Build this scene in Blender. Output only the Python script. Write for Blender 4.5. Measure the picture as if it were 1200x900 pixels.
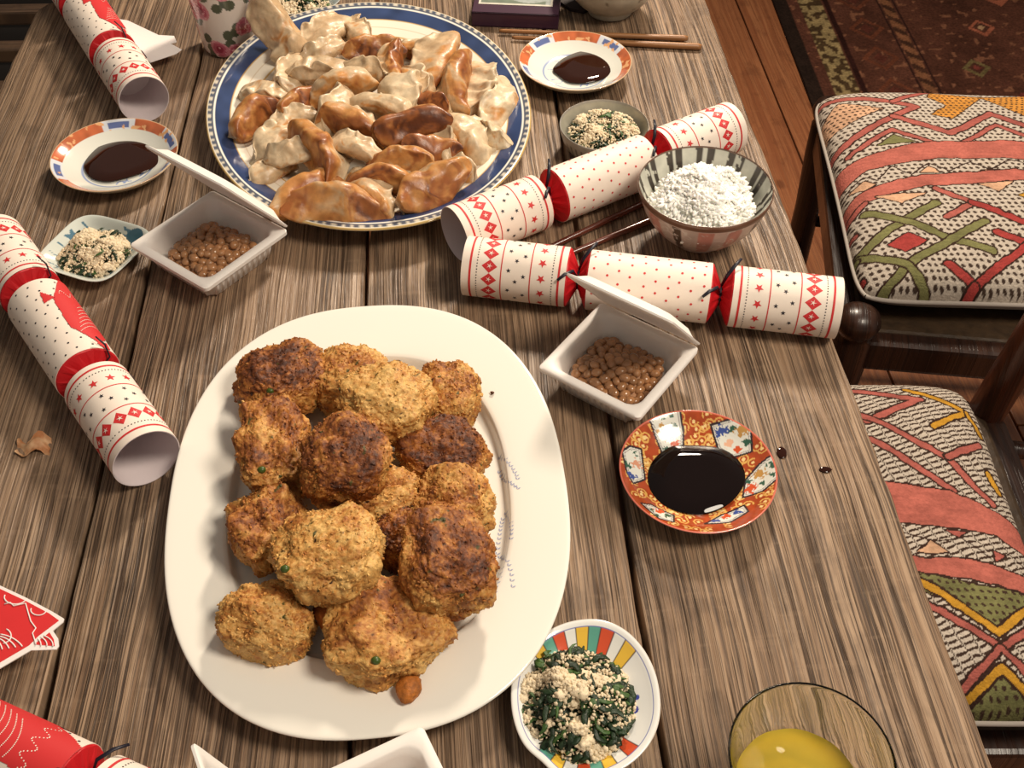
import bpy, bmesh, math, random
import numpy as np
from mathutils import Vector, Matrix

for o in list(bpy.data.objects): bpy.data.objects.remove(o)
scene = bpy.context.scene
COL = scene.collection
R = math.radians
random.seed(7); RNG = np.random.default_rng(11)

# ------------------------------------------------------------------ camera, world, lights
F_PX = 1300.0
PITCH = math.atan(1392.0 / F_PX)
TZ = 0.75                      # table top
CAMZ = TZ + 0.665
cam_d = bpy.data.cameras.new('camera'); cam = bpy.data.objects.new('camera', cam_d); COL.objects.link(cam)
cam_d.sensor_fit = 'HORIZONTAL'; cam_d.sensor_width = 36.0; cam_d.lens = 36.0 * F_PX / 1200.0
cam_d.clip_start = 0.02
cam.location = (0, 0, CAMZ); cam.rotation_euler = (math.pi / 2 - PITCH, 0, 0)
scene.camera = cam

w = bpy.data.worlds.new('world'); scene.world = w; w.use_nodes = True
w.node_tree.nodes['Background'].inputs[0].default_value = (1.0, 0.91, 0.80, 1)
w.node_tree.nodes['Background'].inputs[1].default_value = 0.25

def area_light(name, loc, target, size, power, col):
    d = bpy.data.lights.new(name, 'AREA'); d.shape = 'DISK'; d.size = size; d.energy = power; d.color = col
    o = bpy.data.objects.new(name, d); COL.objects.link(o); o.location = loc
    o.rotation_euler = (Vector(target) - Vector(loc)).to_track_quat('-Z', 'Y').to_euler()
area_light('pendant_lamp_light', (0.36, 1.95, 1.84), (0.05, 0.75, TZ), 0.20, 28.0, (1.0, 0.85, 0.68))
area_light('ceiling_lamp_light', (0.95, 0.30, 2.35), (0.3, 0.5, TZ), 0.6, 29.0, (1.0, 0.87, 0.71))

vs = scene.view_settings
scene.display_settings.display_device = 'sRGB'
vs.view_transform = 'Standard'; vs.look = 'None'; vs.gamma = 1.0; vs.exposure = 0.0; vs.use_curve_mapping = False

# ------------------------------------------------------------------ helpers
def lin(c):
    c = np.asarray(c, float) / 255.0
    return np.where(c <= 0.04045, c / 12.92, ((c + 0.055) / 1.055) ** 2.4)
def L4(*c):
    v = lin(c); return (v[0], v[1], v[2], 1.0)

def G(x, y, z=0.0):
    """photo pixel (1200x900) -> world point on the horizontal plane z above the table top"""
    u = (x - 600) / F_PX; v = -(y - 450) / F_PX
    dx, dy, dz = u, math.cos(PITCH) + v * math.sin(PITCH), -math.sin(PITCH) + v * math.cos(PITCH)
    t = (CAMZ - TZ - z) / -dz
    return Vector((dx * t, dy * t, TZ + z))
def px_scale(y, z=0.0):
    """pixels per metre across the view at photo row y on plane z"""
    th = math.atan((450 - y) / F_PX); al = PITCH - th
    return F_PX / ((CAMZ - TZ - z) / math.sin(al) * math.cos(th))

def _hash(ix, iy, iz, s):
    h = (ix * 374761393 + iy * 668265263 + iz * 1442695041 + s * 974634777) & 0xFFFFFFFF
    h = ((h ^ (h >> 13)) * 1274126177) & 0xFFFFFFFF
    return ((h ^ (h >> 16)) & 0xFFFF) / 65535.0
def vn(p, scale=1.0, seed=0):
    """value noise in -1..1, p is (N,3)"""
    p = np.asarray(p, float) * scale + 1000.0
    i = np.floor(p).astype(np.int64); f = p - i; f = f * f * (3 - 2 * f)
    out = 0
    for a in (0, 1):
        for b in (0, 1):
            for c in (0, 1):
                wgt = (f[:, 0] if a else 1 - f[:, 0]) * (f[:, 1] if b else 1 - f[:, 1]) * (f[:, 2] if c else 1 - f[:, 2])
                out = out + wgt * _hash(i[:, 0] + a, i[:, 1] + b, i[:, 2] + c, seed)
    return out * 2 - 1
def sstep(a, b, x):
    t = np.clip((np.asarray(x, float) - a) / (b - a), 0, 1); return t * t * (3 - 2 * t)

class MB:
    """collects shapes into one mesh"""
    def __init__(s): s.v = []; s.f = []; s.m = []; s.n = 0; s.c = []
    def add(s, verts, faces, mi=0, cols=None):
        verts = np.asarray(verts, float)
        s.v.append(verts)
        for fc in faces: s.f.append([int(i) + s.n for i in fc]); s.m.append(mi)
        s.c.append(np.ones((len(verts), 3)) if cols is None else np.broadcast_to(np.asarray(cols, float), (len(verts), 3)))
        s.n += len(verts)
    def box(s, c, d, mi=0, M=None, bev=0.0):
        c = np.array(c); d = np.array(d) / 2
        if bev <= 0:
            v = np.array([[x, y, z] for x in (-1, 1) for y in (-1, 1) for z in (-1, 1)]) * d
            fs = [(0, 1, 3, 2), (4, 6, 7, 5), (0, 4, 5, 1), (2, 3, 7, 6), (0, 2, 6, 4), (1, 5, 7, 3)]
        else:
            bm = bmesh.new(); bmesh.ops.create_cube(bm, size=2)
            for q in bm.verts: q.co = Vector((q.co.x * d[0], q.co.y * d[1], q.co.z * d[2]))
            bmesh.ops.bevel(bm, geom=list(bm.edges), offset=bev, segments=2, affect='EDGES', profile=0.6)
            bm.verts.index_update()
            v = np.array([q.co[:] for q in bm.verts]); fs = [[q.index for q in fc.verts] for fc in bm.faces]; bm.free()
        if M is not None: v = v @ np.array(M.to_3x3()).T
        s.add(v + c, fs, mi)
    def tube(s, pts, rad, n=8, mi=0, flat=1.0, caps=True):
        pts = [Vector(p) for p in pts]; k = len(pts)
        rad = [rad] * k if np.isscalar(rad) else list(rad)
        vv = []; up = Vector((0, 0, 1))
        for i, p in enumerate(pts):
            t = (pts[min(i + 1, k - 1)] - pts[max(i - 1, 0)]).normalized()
            a = t.cross(up)
            if a.length < 1e-3: a = t.cross(Vector((0, 1, 0)))
            a.normalize(); b = a.cross(t).normalized()
            for j in range(n):
                an = 2 * math.pi * j / n
                vv.append(p + a * (math.cos(an) * rad[i]) + b * (math.sin(an) * rad[i] * flat))
        fs = []
        for i in range(k - 1):
            for j in range(n):
                fs.append((i * n + j, i * n + (j + 1) % n, (i + 1) * n + (j + 1) % n, (i + 1) * n + j))
        if caps:
            fs.append(list(range(n))[::-1]); fs.append([(k - 1) * n + j for j in range(n)])
        s.add([p[:] for p in vv], fs, mi)
    def rings(s, V, closed_u=True, cap0=False, cap1=False, mi=0, cols=None):
        """V is (k, n, 3): k rings of n points"""
        k, n, _ = V.shape; fs = []
        nn = n if closed_u else n - 1
        for i in range(k - 1):
            for j in range(nn):
                fs.append((i * n + j, i * n + (j + 1) % n, (i + 1) * n + (j + 1) % n, (i + 1) * n + j))
        if cap0: fs.append(list(range(n))[::-1])
        if cap1: fs.append([(k - 1) * n + j for j in range(n)])
        s.add(V.reshape(-1, 3), fs, mi, cols)
    def mesh(s, name, mats, smooth=True, use_col=False):
        me = bpy.data.meshes.new(name)
        v = np.concatenate(s.v)
        me.from_pydata(v.tolist(), [], s.f); 
        for m in (mats if isinstance(mats, (list, tuple)) else [mats]): me.materials.append(m)
        me.polygons.foreach_set('material_index', s.m)
        me.polygons.foreach_set('use_smooth', [smooth] * len(s.f))
        if use_col:
            a = me.color_attributes.new('Col', 'FLOAT_COLOR', 'POINT')
            c = np.ones((len(v), 4)); c[:, :3] = np.concatenate(s.c)
            a.data.foreach_set('color', c.ravel())
        me.update()
        bm = bmesh.new(); bm.from_mesh(me); bmesh.ops.recalc_face_normals(bm, faces=bm.faces); bm.to_mesh(me); bm.free()
        return me
    def obj(s, name, mats, parent=None, smooth=True, use_col=False, loc=None, sharp=None):
        me = s.mesh(name, mats, smooth, use_col)
        if sharp:
            try: me.set_sharp_from_angle(angle=R(sharp))
            except Exception: pass
        return link(name, me, parent, loc)
def link(name, me, parent=None, loc=None):
    o = bpy.data.objects.new(name, me); COL.objects.link(o)
    if parent: o.parent = parent
    if loc is not None: o.location = loc
    return o
def tag(o, label, cat, group=None, kind=None):
    o['label'] = label; o['category'] = cat
    if group: o['group'] = group
    if kind: o['kind'] = kind
    return o
def thing(name, label, cat, loc=(0, 0, 0), rot=(0, 0, 0), group=None):
    o = bpy.data.objects.new(name, None); COL.objects.link(o); o.empty_display_size = 0.02
    o.location = loc; o.rotation_euler = rot
    return tag(o, label, cat, group)
def struct(o):
    o['kind'] = 'structure'; return o

# ------------------------------------------------------------------ materials
MATS = {}
def M(name, col=(200, 200, 200), rough=0.5, attr=False, var=None, bump=None, coat=0.0, trans=0.0, ior=1.45, metal=0.0, spec=0.5, sss=0.0, col2=None):
    if name in MATS: return MATS[name]
    m = bpy.data.materials.new(name); m.use_nodes = True; nt = m.node_tree; N = nt.nodes; Lk = nt.links
    b = N['Principled BSDF']
    b.inputs['Roughness'].default_value = rough; b.inputs['Metallic'].default_value = metal
    b.inputs['IOR'].default_value = ior; b.inputs['Transmission Weight'].default_value = trans
    b.inputs['Coat Weight'].default_value = coat; b.inputs['Coat Roughness'].default_value = 0.08
    b.inputs['Specular IOR Level'].default_value = spec
    if sss: b.inputs['Subsurface Weight'].default_value = sss; b.inputs['Subsurface Radius'].default_value = (0.006, 0.004, 0.002)
    src = None
    if attr:
        a = N.new('ShaderNodeAttribute'); a.attribute_name = 'Col'; src = a.outputs['Color']
    tc = N.new('ShaderNodeTexCoord')
    if var:
        sc, amt = var
        nz = N.new('ShaderNodeTexNoise'); nz.inputs['Scale'].default_value = sc; nz.inputs['Detail'].default_value = 4
        Lk.new(tc.outputs['Object'], nz.inputs['Vector'])
        if col2 is not None:
            mx = N.new('ShaderNodeMix'); mx.data_type = 'RGBA'
            rp = N.new('ShaderNodeMapRange'); rp.inputs[1].default_value = 0.35; rp.inputs[2].default_value = 0.65
            Lk.new(nz.outputs['Fac'], rp.inputs[0]); Lk.new(rp.outputs[0], mx.inputs[0])
            mx.inputs[6].default_value = L4(*col); mx.inputs[7].default_value = L4(*col2)
        else:
            rp = N.new('ShaderNodeMapRange'); rp.inputs[1].default_value = 0.3; rp.inputs[2].default_value = 0.7
            rp.inputs[3].default_value = 1 - amt; rp.inputs[4].default_value = 1 + amt
            Lk.new(nz.outputs['Fac'], rp.inputs[0])
            mx = N.new('ShaderNodeMix'); mx.data_type = 'RGBA'; mx.blend_type = 'MULTIPLY'; mx.inputs[0].default_value = 1
            if src: Lk.new(src, mx.inputs[6])
            else: mx.inputs[6].default_value = L4(*col)
            Lk.new(rp.outputs[0], mx.inputs[7])
        src = mx.outputs[2]
    if src: Lk.new(src, b.inputs['Base Color'])
    else: b.inputs['Base Color'].default_value = L4(*col)
    if bump:
        sc, st, dist = bump
        nz = N.new('ShaderNodeTexNoise'); nz.inputs['Scale'].default_value = sc; nz.inputs['Detail'].default_value = 5
        Lk.new(tc.outputs['Object'], nz.inputs['Vector'])
        bp = N.new('ShaderNodeBump'); bp.inputs['Strength'].default_value = st; bp.inputs['Distance'].default_value = dist
        Lk.new(nz.outputs['Fac'], bp.inputs['Height']); Lk.new(bp.outputs[0], b.inputs['Normal'])
    MATS[name] = m
    return m

def wood(name, light, mid, dark, fx=1.0, rough=(0.33, 0.58), axis='y', stain=0.5, pores=0.6, bumpd=0.0012):
    """sawn wood: fibres run along the local axis, dark pores, slow tone changes, worn stains"""
    m = bpy.data.materials.new(name); m.use_nodes = True; nt = m.node_tree; N = nt.nodes; Lk = nt.links
    b = N['Principled BSDF']; tc = N.new('ShaderNodeTexCoord'); oi = N.new('ShaderNodeObjectInfo')
    def math_(op, a, bb):
        q = N.new('ShaderNodeMath'); q.operation = op
        for i, s in enumerate((a, bb)):
            if hasattr(s, 'links'): Lk.new(s, q.inputs[i])
            else: q.inputs[i].default_value = s
        return q.outputs[0]
    sp = N.new('ShaderNodeSeparateXYZ'); Lk.new(tc.outputs['Object'], sp.inputs[0])
    ax, ay = (sp.outputs[0], sp.outputs[1]) if axis == 'y' else (sp.outputs[1], sp.outputs[0])
    off = math_('MULTIPLY', oi.outputs['Random'], 37.0)
    ay = math_('ADD', ay, off)
    def noise(sx, sy, detail=4, x=ax, rough_=0.55):
        cb = N.new('ShaderNodeCombineXYZ'); Lk.new(math_('MULTIPLY', x, sx), cb.inputs[0]); Lk.new(math_('MULTIPLY', ay, sy), cb.inputs[1])
        Lk.new(sp.outputs[2], cb.inputs[2])
        nz = N.new('ShaderNodeTexNoise'); nz.inputs['Scale'].default_value = 1; nz.inputs['Detail'].default_value = detail
        nz.inputs['Roughness'].default_value = rough_
        Lk.new(cb.outputs[0], nz.inputs['Vector']); return nz.outputs['Fac']
    def mr(s, a, bb, c=0.0, d=1.0):
        q = N.new('ShaderNodeMapRange'); q.inputs[1].default_value = a; q.inputs[2].default_value = bb
        q.inputs[3].default_value = c; q.inputs[4].default_value = d; q.interpolation_type = 'SMOOTHSTEP'
        Lk.new(s, q.inputs[0]); return q.outputs[0]
    warp = noise(9, 2.6, 2)
    xw = math_('ADD', ax, math_('MULTIPLY', math_('SUBTRACT', warp, 0.5), 0.020))
    bands = mr(noise(230 * fx, 1.5, 4, xw, 0.6), 0.38, 0.58)        # growth-ring lines
    fine = noise(820 * fx, 9, 4, xw, 0.65)
    pore = mr(noise(420 * fx, 3.6, 3, xw, 0.6), 0.40, 0.455)
    slow = mr(noise(14, 2.0, 3), 0.30, 0.70)
    st = mr(noise(26, 15, 4), 0.34, 0.47)
    flake = mr(noise(22, 95, 2, xw), 0.60, 0.68)
    def mix(f, a, bb, blend='MIX'):
        q = N.new('ShaderNodeMix'); q.data_type = 'RGBA'; q.blend_type = blend
        if hasattr(f, 'links'): Lk.new(f, q.inputs[0])
        else: q.inputs[0].default_value = f
        for i, s in ((6, a), (7, bb)):
            if hasattr(s, 'links'): Lk.new(s, q.inputs[i])
            else: q.inputs[i].default_value = s
        return q.outputs[2]
    c = mix(bands, L4(*mid), L4(*light))
    c = mix(math_('MULTIPLY', mr(fine, 0.40, 0.56, 1, 0), pores), c, L4(*dark))
    c = mix(math_('MULTIPLY', math_('SUBTRACT', 1.0, pore), pores), c, L4(*dark))
    c = mix(math_('MULTIPLY', math_('SUBTRACT', 1.0, slow), 0.5), c, L4(*mid))
    c = mix(math_('MULTIPLY', math_('SUBTRACT', 1.0, st), stain), c, L4(*dark))
    c = mix(math_('MULTIPLY', flake, 0.14), c, L4(*light))
    vc = N.new('ShaderNodeCombineXYZ'); Lk.new(math_('MULTIPLY', ax, 9.0), vc.inputs[0]); Lk.new(math_('MULTIPLY', ay, 4.5), vc.inputs[1])
    vo = N.new('ShaderNodeTexVoronoi'); vo.inputs['Scale'].default_value = 1.0; Lk.new(vc.outputs[0], vo.inputs['Vector'])
    knot = math_('MULTIPLY', mr(math_('ADD', vo.outputs['Distance'], math_('MULTIPLY', fine, 0.06)), 0.075, 0.13, 1, 0), 0.6)
    c = mix(knot, c, L4(*dark))                                     # small knots
    Lk.new(c, b.inputs['Base Color'])
    Lk.new(mr(fine, 0.3, 0.7, rough[1], rough[0]), b.inputs['Roughness'])
    hgt = math_('ADD', math_('MULTIPLY', bands, 0.6), math_('ADD', math_('MULTIPLY', pore, 0.8), math_('MULTIPLY', fine, 0.5)))
    bp = N.new('ShaderNodeBump'); bp.inputs['Strength'].default_value = 0.9; bp.inputs['Distance'].default_value = bumpd
    Lk.new(hgt, bp.inputs['Height']); Lk.new(bp.outputs[0], b.inputs['Normal'])
    MATS[name] = m
    return m

oak = wood('weathered_oak', (168, 141, 115), (140, 113, 89), (50, 36, 27), stain=0.34, pores=0.74)
floor_wood = wood('red_brown_floorboard', (172, 112, 74), (146, 88, 56), (92, 52, 34), fx=0.5, rough=(0.25, 0.42), pores=0.3, stain=0.3, bumpd=0.0004)
dark_wood = wood('dark_stained_wood', (58, 34, 23), (40, 23, 16), (20, 12, 9), fx=0.5, rough=(0.25, 0.4), pores=0.4, stain=0.3, bumpd=0.0003)
red_wood = wood('red_brown_wood', (96, 50, 30), (66, 34, 22), (34, 18, 12), fx=0.5, rough=(0.25, 0.4), pores=0.4, stain=0.3, bumpd=0.0003)
pale_stick = wood('bamboo_wood', (170, 120, 74), (136, 90, 54), (84, 52, 32), fx=1.2, rough=(0.3, 0.45), axis='x', pores=0.35, stain=0.1, bumpd=0.0001)
lacquer = M('brown_lacquer', (84, 38, 24), rough=0.22, coat=0.4, var=(40, 0.25))
porcelain = M('white_porcelain', (238, 234, 224), rough=0.12, coat=0.3)
painted = M('painted_porcelain', attr=True, rough=0.14, coat=0.4)
painted_soft = M('painted_glaze', attr=True, rough=0.28, coat=0.2, var=(90, 0.12))
soy = M('soy_sauce', (16, 6, 5), rough=0.03, coat=0.0, spec=0.35)
soy_thin = M('thin_soy_sauce', (42, 17, 8), rough=0.03, spec=0.4)
foam = M('white_foam', (236, 230, 224), rough=0.5, bump=(700, 0.12, 0.0004))
paper = M('cream_cracker_paper', (240, 226, 212), rough=0.55, var=(60, 0.02))
paper_in = M('lilac_white_paper', (222, 210, 212), rough=0.65)
red_paper = M('red_paper', (196, 26, 34), rough=0.5)
red_ink = M('red_ink', (206, 48, 50), rough=0.55)
black_ink = M('black_ink', (46, 42, 50), rough=0.55)
ribbon_m = M('navy_ribbon', (26, 24, 38), rough=0.45)
bright_red = M('red_card', (214, 48, 50), rough=0.5, var=(30, 0.04))
white_card = M('white_card', (242, 236, 232), rough=0.55)
crust = M('fried_crust', attr=True, rough=0.52, var=(420, 0.22), bump=(600, 0.6, 0.0012), spec=0.4)
dough = M('dumpling_dough', attr=True, rough=0.40, var=(150, 0.18), bump=(110, 0.45, 0.002), coat=0.06, sss=0.0)
pea_m = M('green_pea', (64, 82, 28), rough=0.35)
tofu = M('crumbled_tofu', (226, 208, 176), rough=0.6, var=(160, 0.12), bump=(900, 0.7, 0.0008))
spinach = M('dark_spinach', (28, 48, 24), rough=0.45, var=(120, 0.45), bump=(500, 0.6, 0.001))
spinach2 = M('green_spinach', (60, 88, 40), rough=0.45, var=(120, 0.4), bump=(500, 0.6, 0.001))
rice_m = M('cooked_rice', (254, 252, 246), rough=0.32, sss=0.12)
bean = M('natto_bean', (160, 114, 76), rough=0.16, var=(120, 0.3), coat=0.6)
bean_paste = M('natto_film', (168, 126, 94), rough=0.3, var=(150, 0.25), coat=0.4)
glass = M('clear_glass', (255, 255, 255), rough=0.0, trans=1.0, ior=1.46)
weave = M('kilim_weave', attr=True, rough=0.9, var=(240, 0.14), bump=(420, 0.8, 0.0016), spec=0.15)
rugm = M('rug_pile', attr=True, rough=0.95, var=(160, 0.3), bump=(300, 0.8, 0.003), spec=0.1)
cord_m = M('cream_piping', (176, 166, 156), rough=0.8)
rush = M('dark_seat_hide', (62, 46, 30), rough=0.5, var=(70, 0.3), bump=(120, 0.5, 0.002))
plaster = M('plaster', (120, 98, 78), rough=0.9, var=(4, 0.06))

# ------------------------------------------------------------------ the room
ROT = R(3.75)                                   # the table stands a little askew to the view
E1 = Vector((math.cos(ROT), math.sin(ROT), 0)); E2 = Vector((-math.sin(ROT), math.cos(ROT), 0))
def TW(x, y, z=0.0): return E1 * x + E2 * y + Vector((0, 0, z))

fl = bpy.data.objects.new('floor', None); COL.objects.link(fl); struct(fl); fl.rotation_euler = (0, 0, ROT)
BW = 0.178
fb = MB(); fb.box((0, 0, -0.0125), (BW - 0.004, 2.6, 0.025), bev=0.002)
board_me = fb.mesh('floorboard', floor_wood, smooth=False)
under = MB(); under.box((0, 1.0, -0.035), (5.6, 5.6, 0.02)); under.obj('subfloor', dark_wood, fl)
for i in range(-14, 15):
    for k, yy in enumerate((-0.5, 2.1 + (0.35 if i % 2 else -0.2))):
        pass
    y0 = 0.55 * ((i * 7) % 3) / 3
    for k in range(2):
        link('floorboard', board_me, fl, (0.682 + i * BW - 0.02, -0.5 + y0 + k * 2.603, 0))
def wall(name, c, d):
    b = MB(); b.box(c, d); return struct(b.obj(name, plaster, smooth=False))
wall('wall_back', (0, 4.1, 1.2), (5.6, 0.1, 2.5))
wall('wall_left', (-2.7, 1.3, 1.2), (0.1, 5.6, 2.5))

# rug -----------------------------------------------------------------
def seg_dist(P, pts):
    d = np.full(len(P), 1e9)
    for (a, b) in zip(pts[:-1], pts[1:]):
        a = np.array(a); b = np.array(b); ab = b - a; L = ab @ ab + 1e-12
        t = np.clip(((P - a) @ ab) / L, 0, 1)
        d = np.minimum(d, np.linalg.norm(P - (a + t[:, None] * ab), axis=1))
    return d
def in_poly(P, poly):
    c = np.zeros(len(P), bool); n = len(poly)
    for i in range(n):
        x1, y1 = poly[i]; x2, y2 = poly[(i + 1) % n]
        cond = ((y1 > P[:, 1]) != (y2 > P[:, 1])) & (P[:, 0] < (x2 - x1) * (P[:, 1] - y1) / (y2 - y1 + 1e-12) + x1)
        c ^= cond
    return c
def make_rug():
    nx, ny = 330, 400; W, H = 1.5, 2.2
    # local u to the right from the rug's left edge, v away from the camera
    u = np.linspace(0, W, nx); v = np.linspace(0, H, ny); U, V = np.meshgrid(u, v)
    P = np.c_[U.ravel(), V.ravel()]; P3 = np.c_[P, np.zeros(len(P))]
    c = np.tile(lin((84, 50, 38)), (len(P), 1))
    n1 = vn(P3, 9, 3) + .8 * vn(P3, 40, 4); c *= (1 + 0.25 * n1)[:, None]
    sp_ = vn(P3, 70, 12) > .62; c[sp_] = lin((128, 84, 62))
    def paint(mask, col): c[mask] = lin(col) * (1 + 0.2 * vn(P3[mask], 60, 5))[:, None]
    uu, vv = P[:, 0], P[:, 1]
    edge = np.minimum(np.minimum(uu, W - uu), np.minimum(vv, H - vv))
    paint(edge < 0.035, (40, 28, 22))
    band = (edge > 0.06) & (edge < 0.12)
    paint(band, (74, 56, 36))
    paint(band & (vn(P3, 95, 9) > 0.05), (150, 128, 88))
    paint((edge > 0.125) & (edge < 0.14), (48, 24, 20))
    b2 = (edge > 0.27) & (edge < 0.30)
    paint(b2, (128, 84, 58)); paint(b2 & (np.sin(uu * 110 + vv * 110) > 0.2), (70, 44, 32))
    paint((edge > 0.262) & (edge < 0.268), (46, 26, 22)); paint((edge > 0.302) & (edge < 0.308), (46, 26, 22))
    # lozenges in rows inside the field and guard border
    for i in range(14):
        for j in range(12):
            cu = 0.42 + 0.155 * i + (0.07 if j % 2 else 0); cv = 0.10 + 0.185 * j
            if cu > W - 0.34: continue
            q = np.abs(uu - cu) / 0.05 + np.abs(vv - cv) / 0.06
            big = (i + j) % 4 == 1
            k = 1.35 if big else 0.7
            cols = [(150, 132, 84), (160, 92, 68), (118, 56, 48), (178, 140, 104), (110, 94, 60)]
            paint((q < k) & (q > k * 0.62), cols[(i * 3 + j * 2) % 5])
            paint(q < k * 0.3, cols[(i + j) % 5])
    for j in range(16):
        cu, cv = 0.205, 0.10 + 0.14 * j
        q = np.abs(uu - cu) / 0.045 + np.abs(vv - cv) / 0.055
        paint((q < 1) & (q > 0.7), (104, 58, 40)); paint(q < 0.4, (88, 46, 36))
    m = MB(); fs = []
    z = 0.008 + 0.0012 * vn(P3, 20, 8)
    m.rings(np.c_[P, z].reshape(ny, nx, 3), closed_u=False, cols=c)
    m.box((W / 2, H / 2, 0.003), (W, H, 0.006))
    m.c[-1] = np.tile(lin((46, 30, 24)), (8, 1))
    o = m.obj('rug', rugm, use_col=True)
    return o
rug = make_rug()
rc = G(952, 100, -TZ); rug.location = (rc.x - 0.01, rc.y - 0.42, 0.0005); rug.rotation_euler = (0, 0, R(1.5))
tag(rug, 'dark maroon patterned rug with cream speckled border on the floorboards', 'rug')

# slatted bench beyond the table's dark corner ---------------------------
bench_wood = wood('brown_slat_wood', (104, 80, 60), (82, 62, 46), (50, 36, 28), axis='x', bumpd=.0003)
bench = thing('slatted_bench', 'dark slatted wooden bench in the shadow beyond the table corner', 'bench', (-1.06, 1.62, 0), (0, 0, R(2)))
for k in range(8):
    b = MB(); b.box((0, -0.44 + 0.125 * k, 0.43), (0.86, 0.030, 0.026), bev=0.004); b.obj('slat', bench_wood, bench, smooth=False)
b = MB(); b.box((0, 0, 0.335), (0.80, 0.98, 0.02), bev=.004); b.obj('shade_board', M('black_shade', (18, 13, 10), rough=.7), bench, smooth=False)  # near-black board added under the slats in place of the deep shade there
for sx in (-0.4, 0.4):
    b = MB(); b.box((sx, 0, 0.398), (0.05, 0.98, 0.035), bev=0.004); b.obj('rail', dark_wood, bench, smooth=False)
    for sy in (-0.44, 0.44):
        b = MB(); b.box((sx, sy, 0.19), (0.05, 0.05, 0.38), bev=0.004); b.obj('leg', dark_wood, bench, smooth=False)

# ------------------------------------------------------------------ table
table = thing('table', 'long weathered oak table of wide planks with dark gaps', 'table', (0, 0, 0), (0, 0, ROT))
EDGES = [-0.490, -0.279, -0.0816, 0.115, 0.318]
Y0, Y1 = -0.42, 1.293
for i in range(4):
    x0, x1 = EDGES[i] + (0.0022 if i else 0), EDGES[i + 1] - (0.0022 if i < 3 else 0)
    ny = 170; ys = np.linspace(Y0, Y1, ny)
    z3 = np.zeros(ny)
    def wob(seed, amp, base): 
        q = np.c_[ys, z3 + seed, z3]; return base + amp * vn(q, 9, seed) + amp * 0.5 * vn(q, 45, seed + 1)
    L_ = wob(10 + i, 0.0011 if i else 0.0018, x0); R_ = wob(30 + i, 0.0011 if i < 3 else 0.0018, x1)
    if i == 0:        # rounded far corner
        L_ = L_ + np.where(ys > Y1 - 0.035, 0.035 - np.sqrt(np.maximum(0.035 ** 2 - (ys - (Y1 - 0.035)) ** 2, 0)), 0)
    if i == 3:
        R_ = R_ - np.where(ys > Y1 - 0.035, 0.035 - np.sqrt(np.maximum(0.035 ** 2 - (ys - (Y1 - 0.035)) ** 2, 0)), 0)
    rings = []
    b = 0.004 if i in (0, 3) else 0.0016
    for k in range(ny):
        l, r = L_[k], R_[k]; lb = b if i == 0 else 0.0016; rb = b if i == 3 else 0.0016
        rings.append([(l, ys[k], TZ - 0.036), (l, ys[k], TZ - lb), (l + lb * 0.35, ys[k], TZ - lb * 0.3), (l + lb, ys[k], TZ), ((l + r) / 2, ys[k], TZ),
                      (r - rb, ys[k], TZ), (r - rb * 0.35, ys[k], TZ - rb * 0.3), (r, ys[k], TZ - rb), (r, ys[k], TZ - 0.036)])
    m = MB(); m.rings(np.array(rings), True, True, True); m.obj('plank', oak, table, smooth=True, sharp=40)
for sx, xx in ((0, -0.42), (1, 0.245)):
    m = MB(); m.box((xx, 0.43, TZ - 0.036 - 0.045), (0.025, 1.42, 0.09)); m.obj('apron', oak, table, smooth=False)
m = MB(); m.box((-0.0875, 1.14, TZ - 0.081), (0.64, 0.025, 0.09)); m.obj('apron', oak, table, smooth=False)
for xx in (-0.42, 0.245):
    for yy in (-0.32, 1.17):
        m = MB(); m.box((xx, yy, (TZ - 0.036) / 2), (0.07, 0.07, TZ - 0.036), bev=0.006); m.obj('leg', oak, table, smooth=False)

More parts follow.
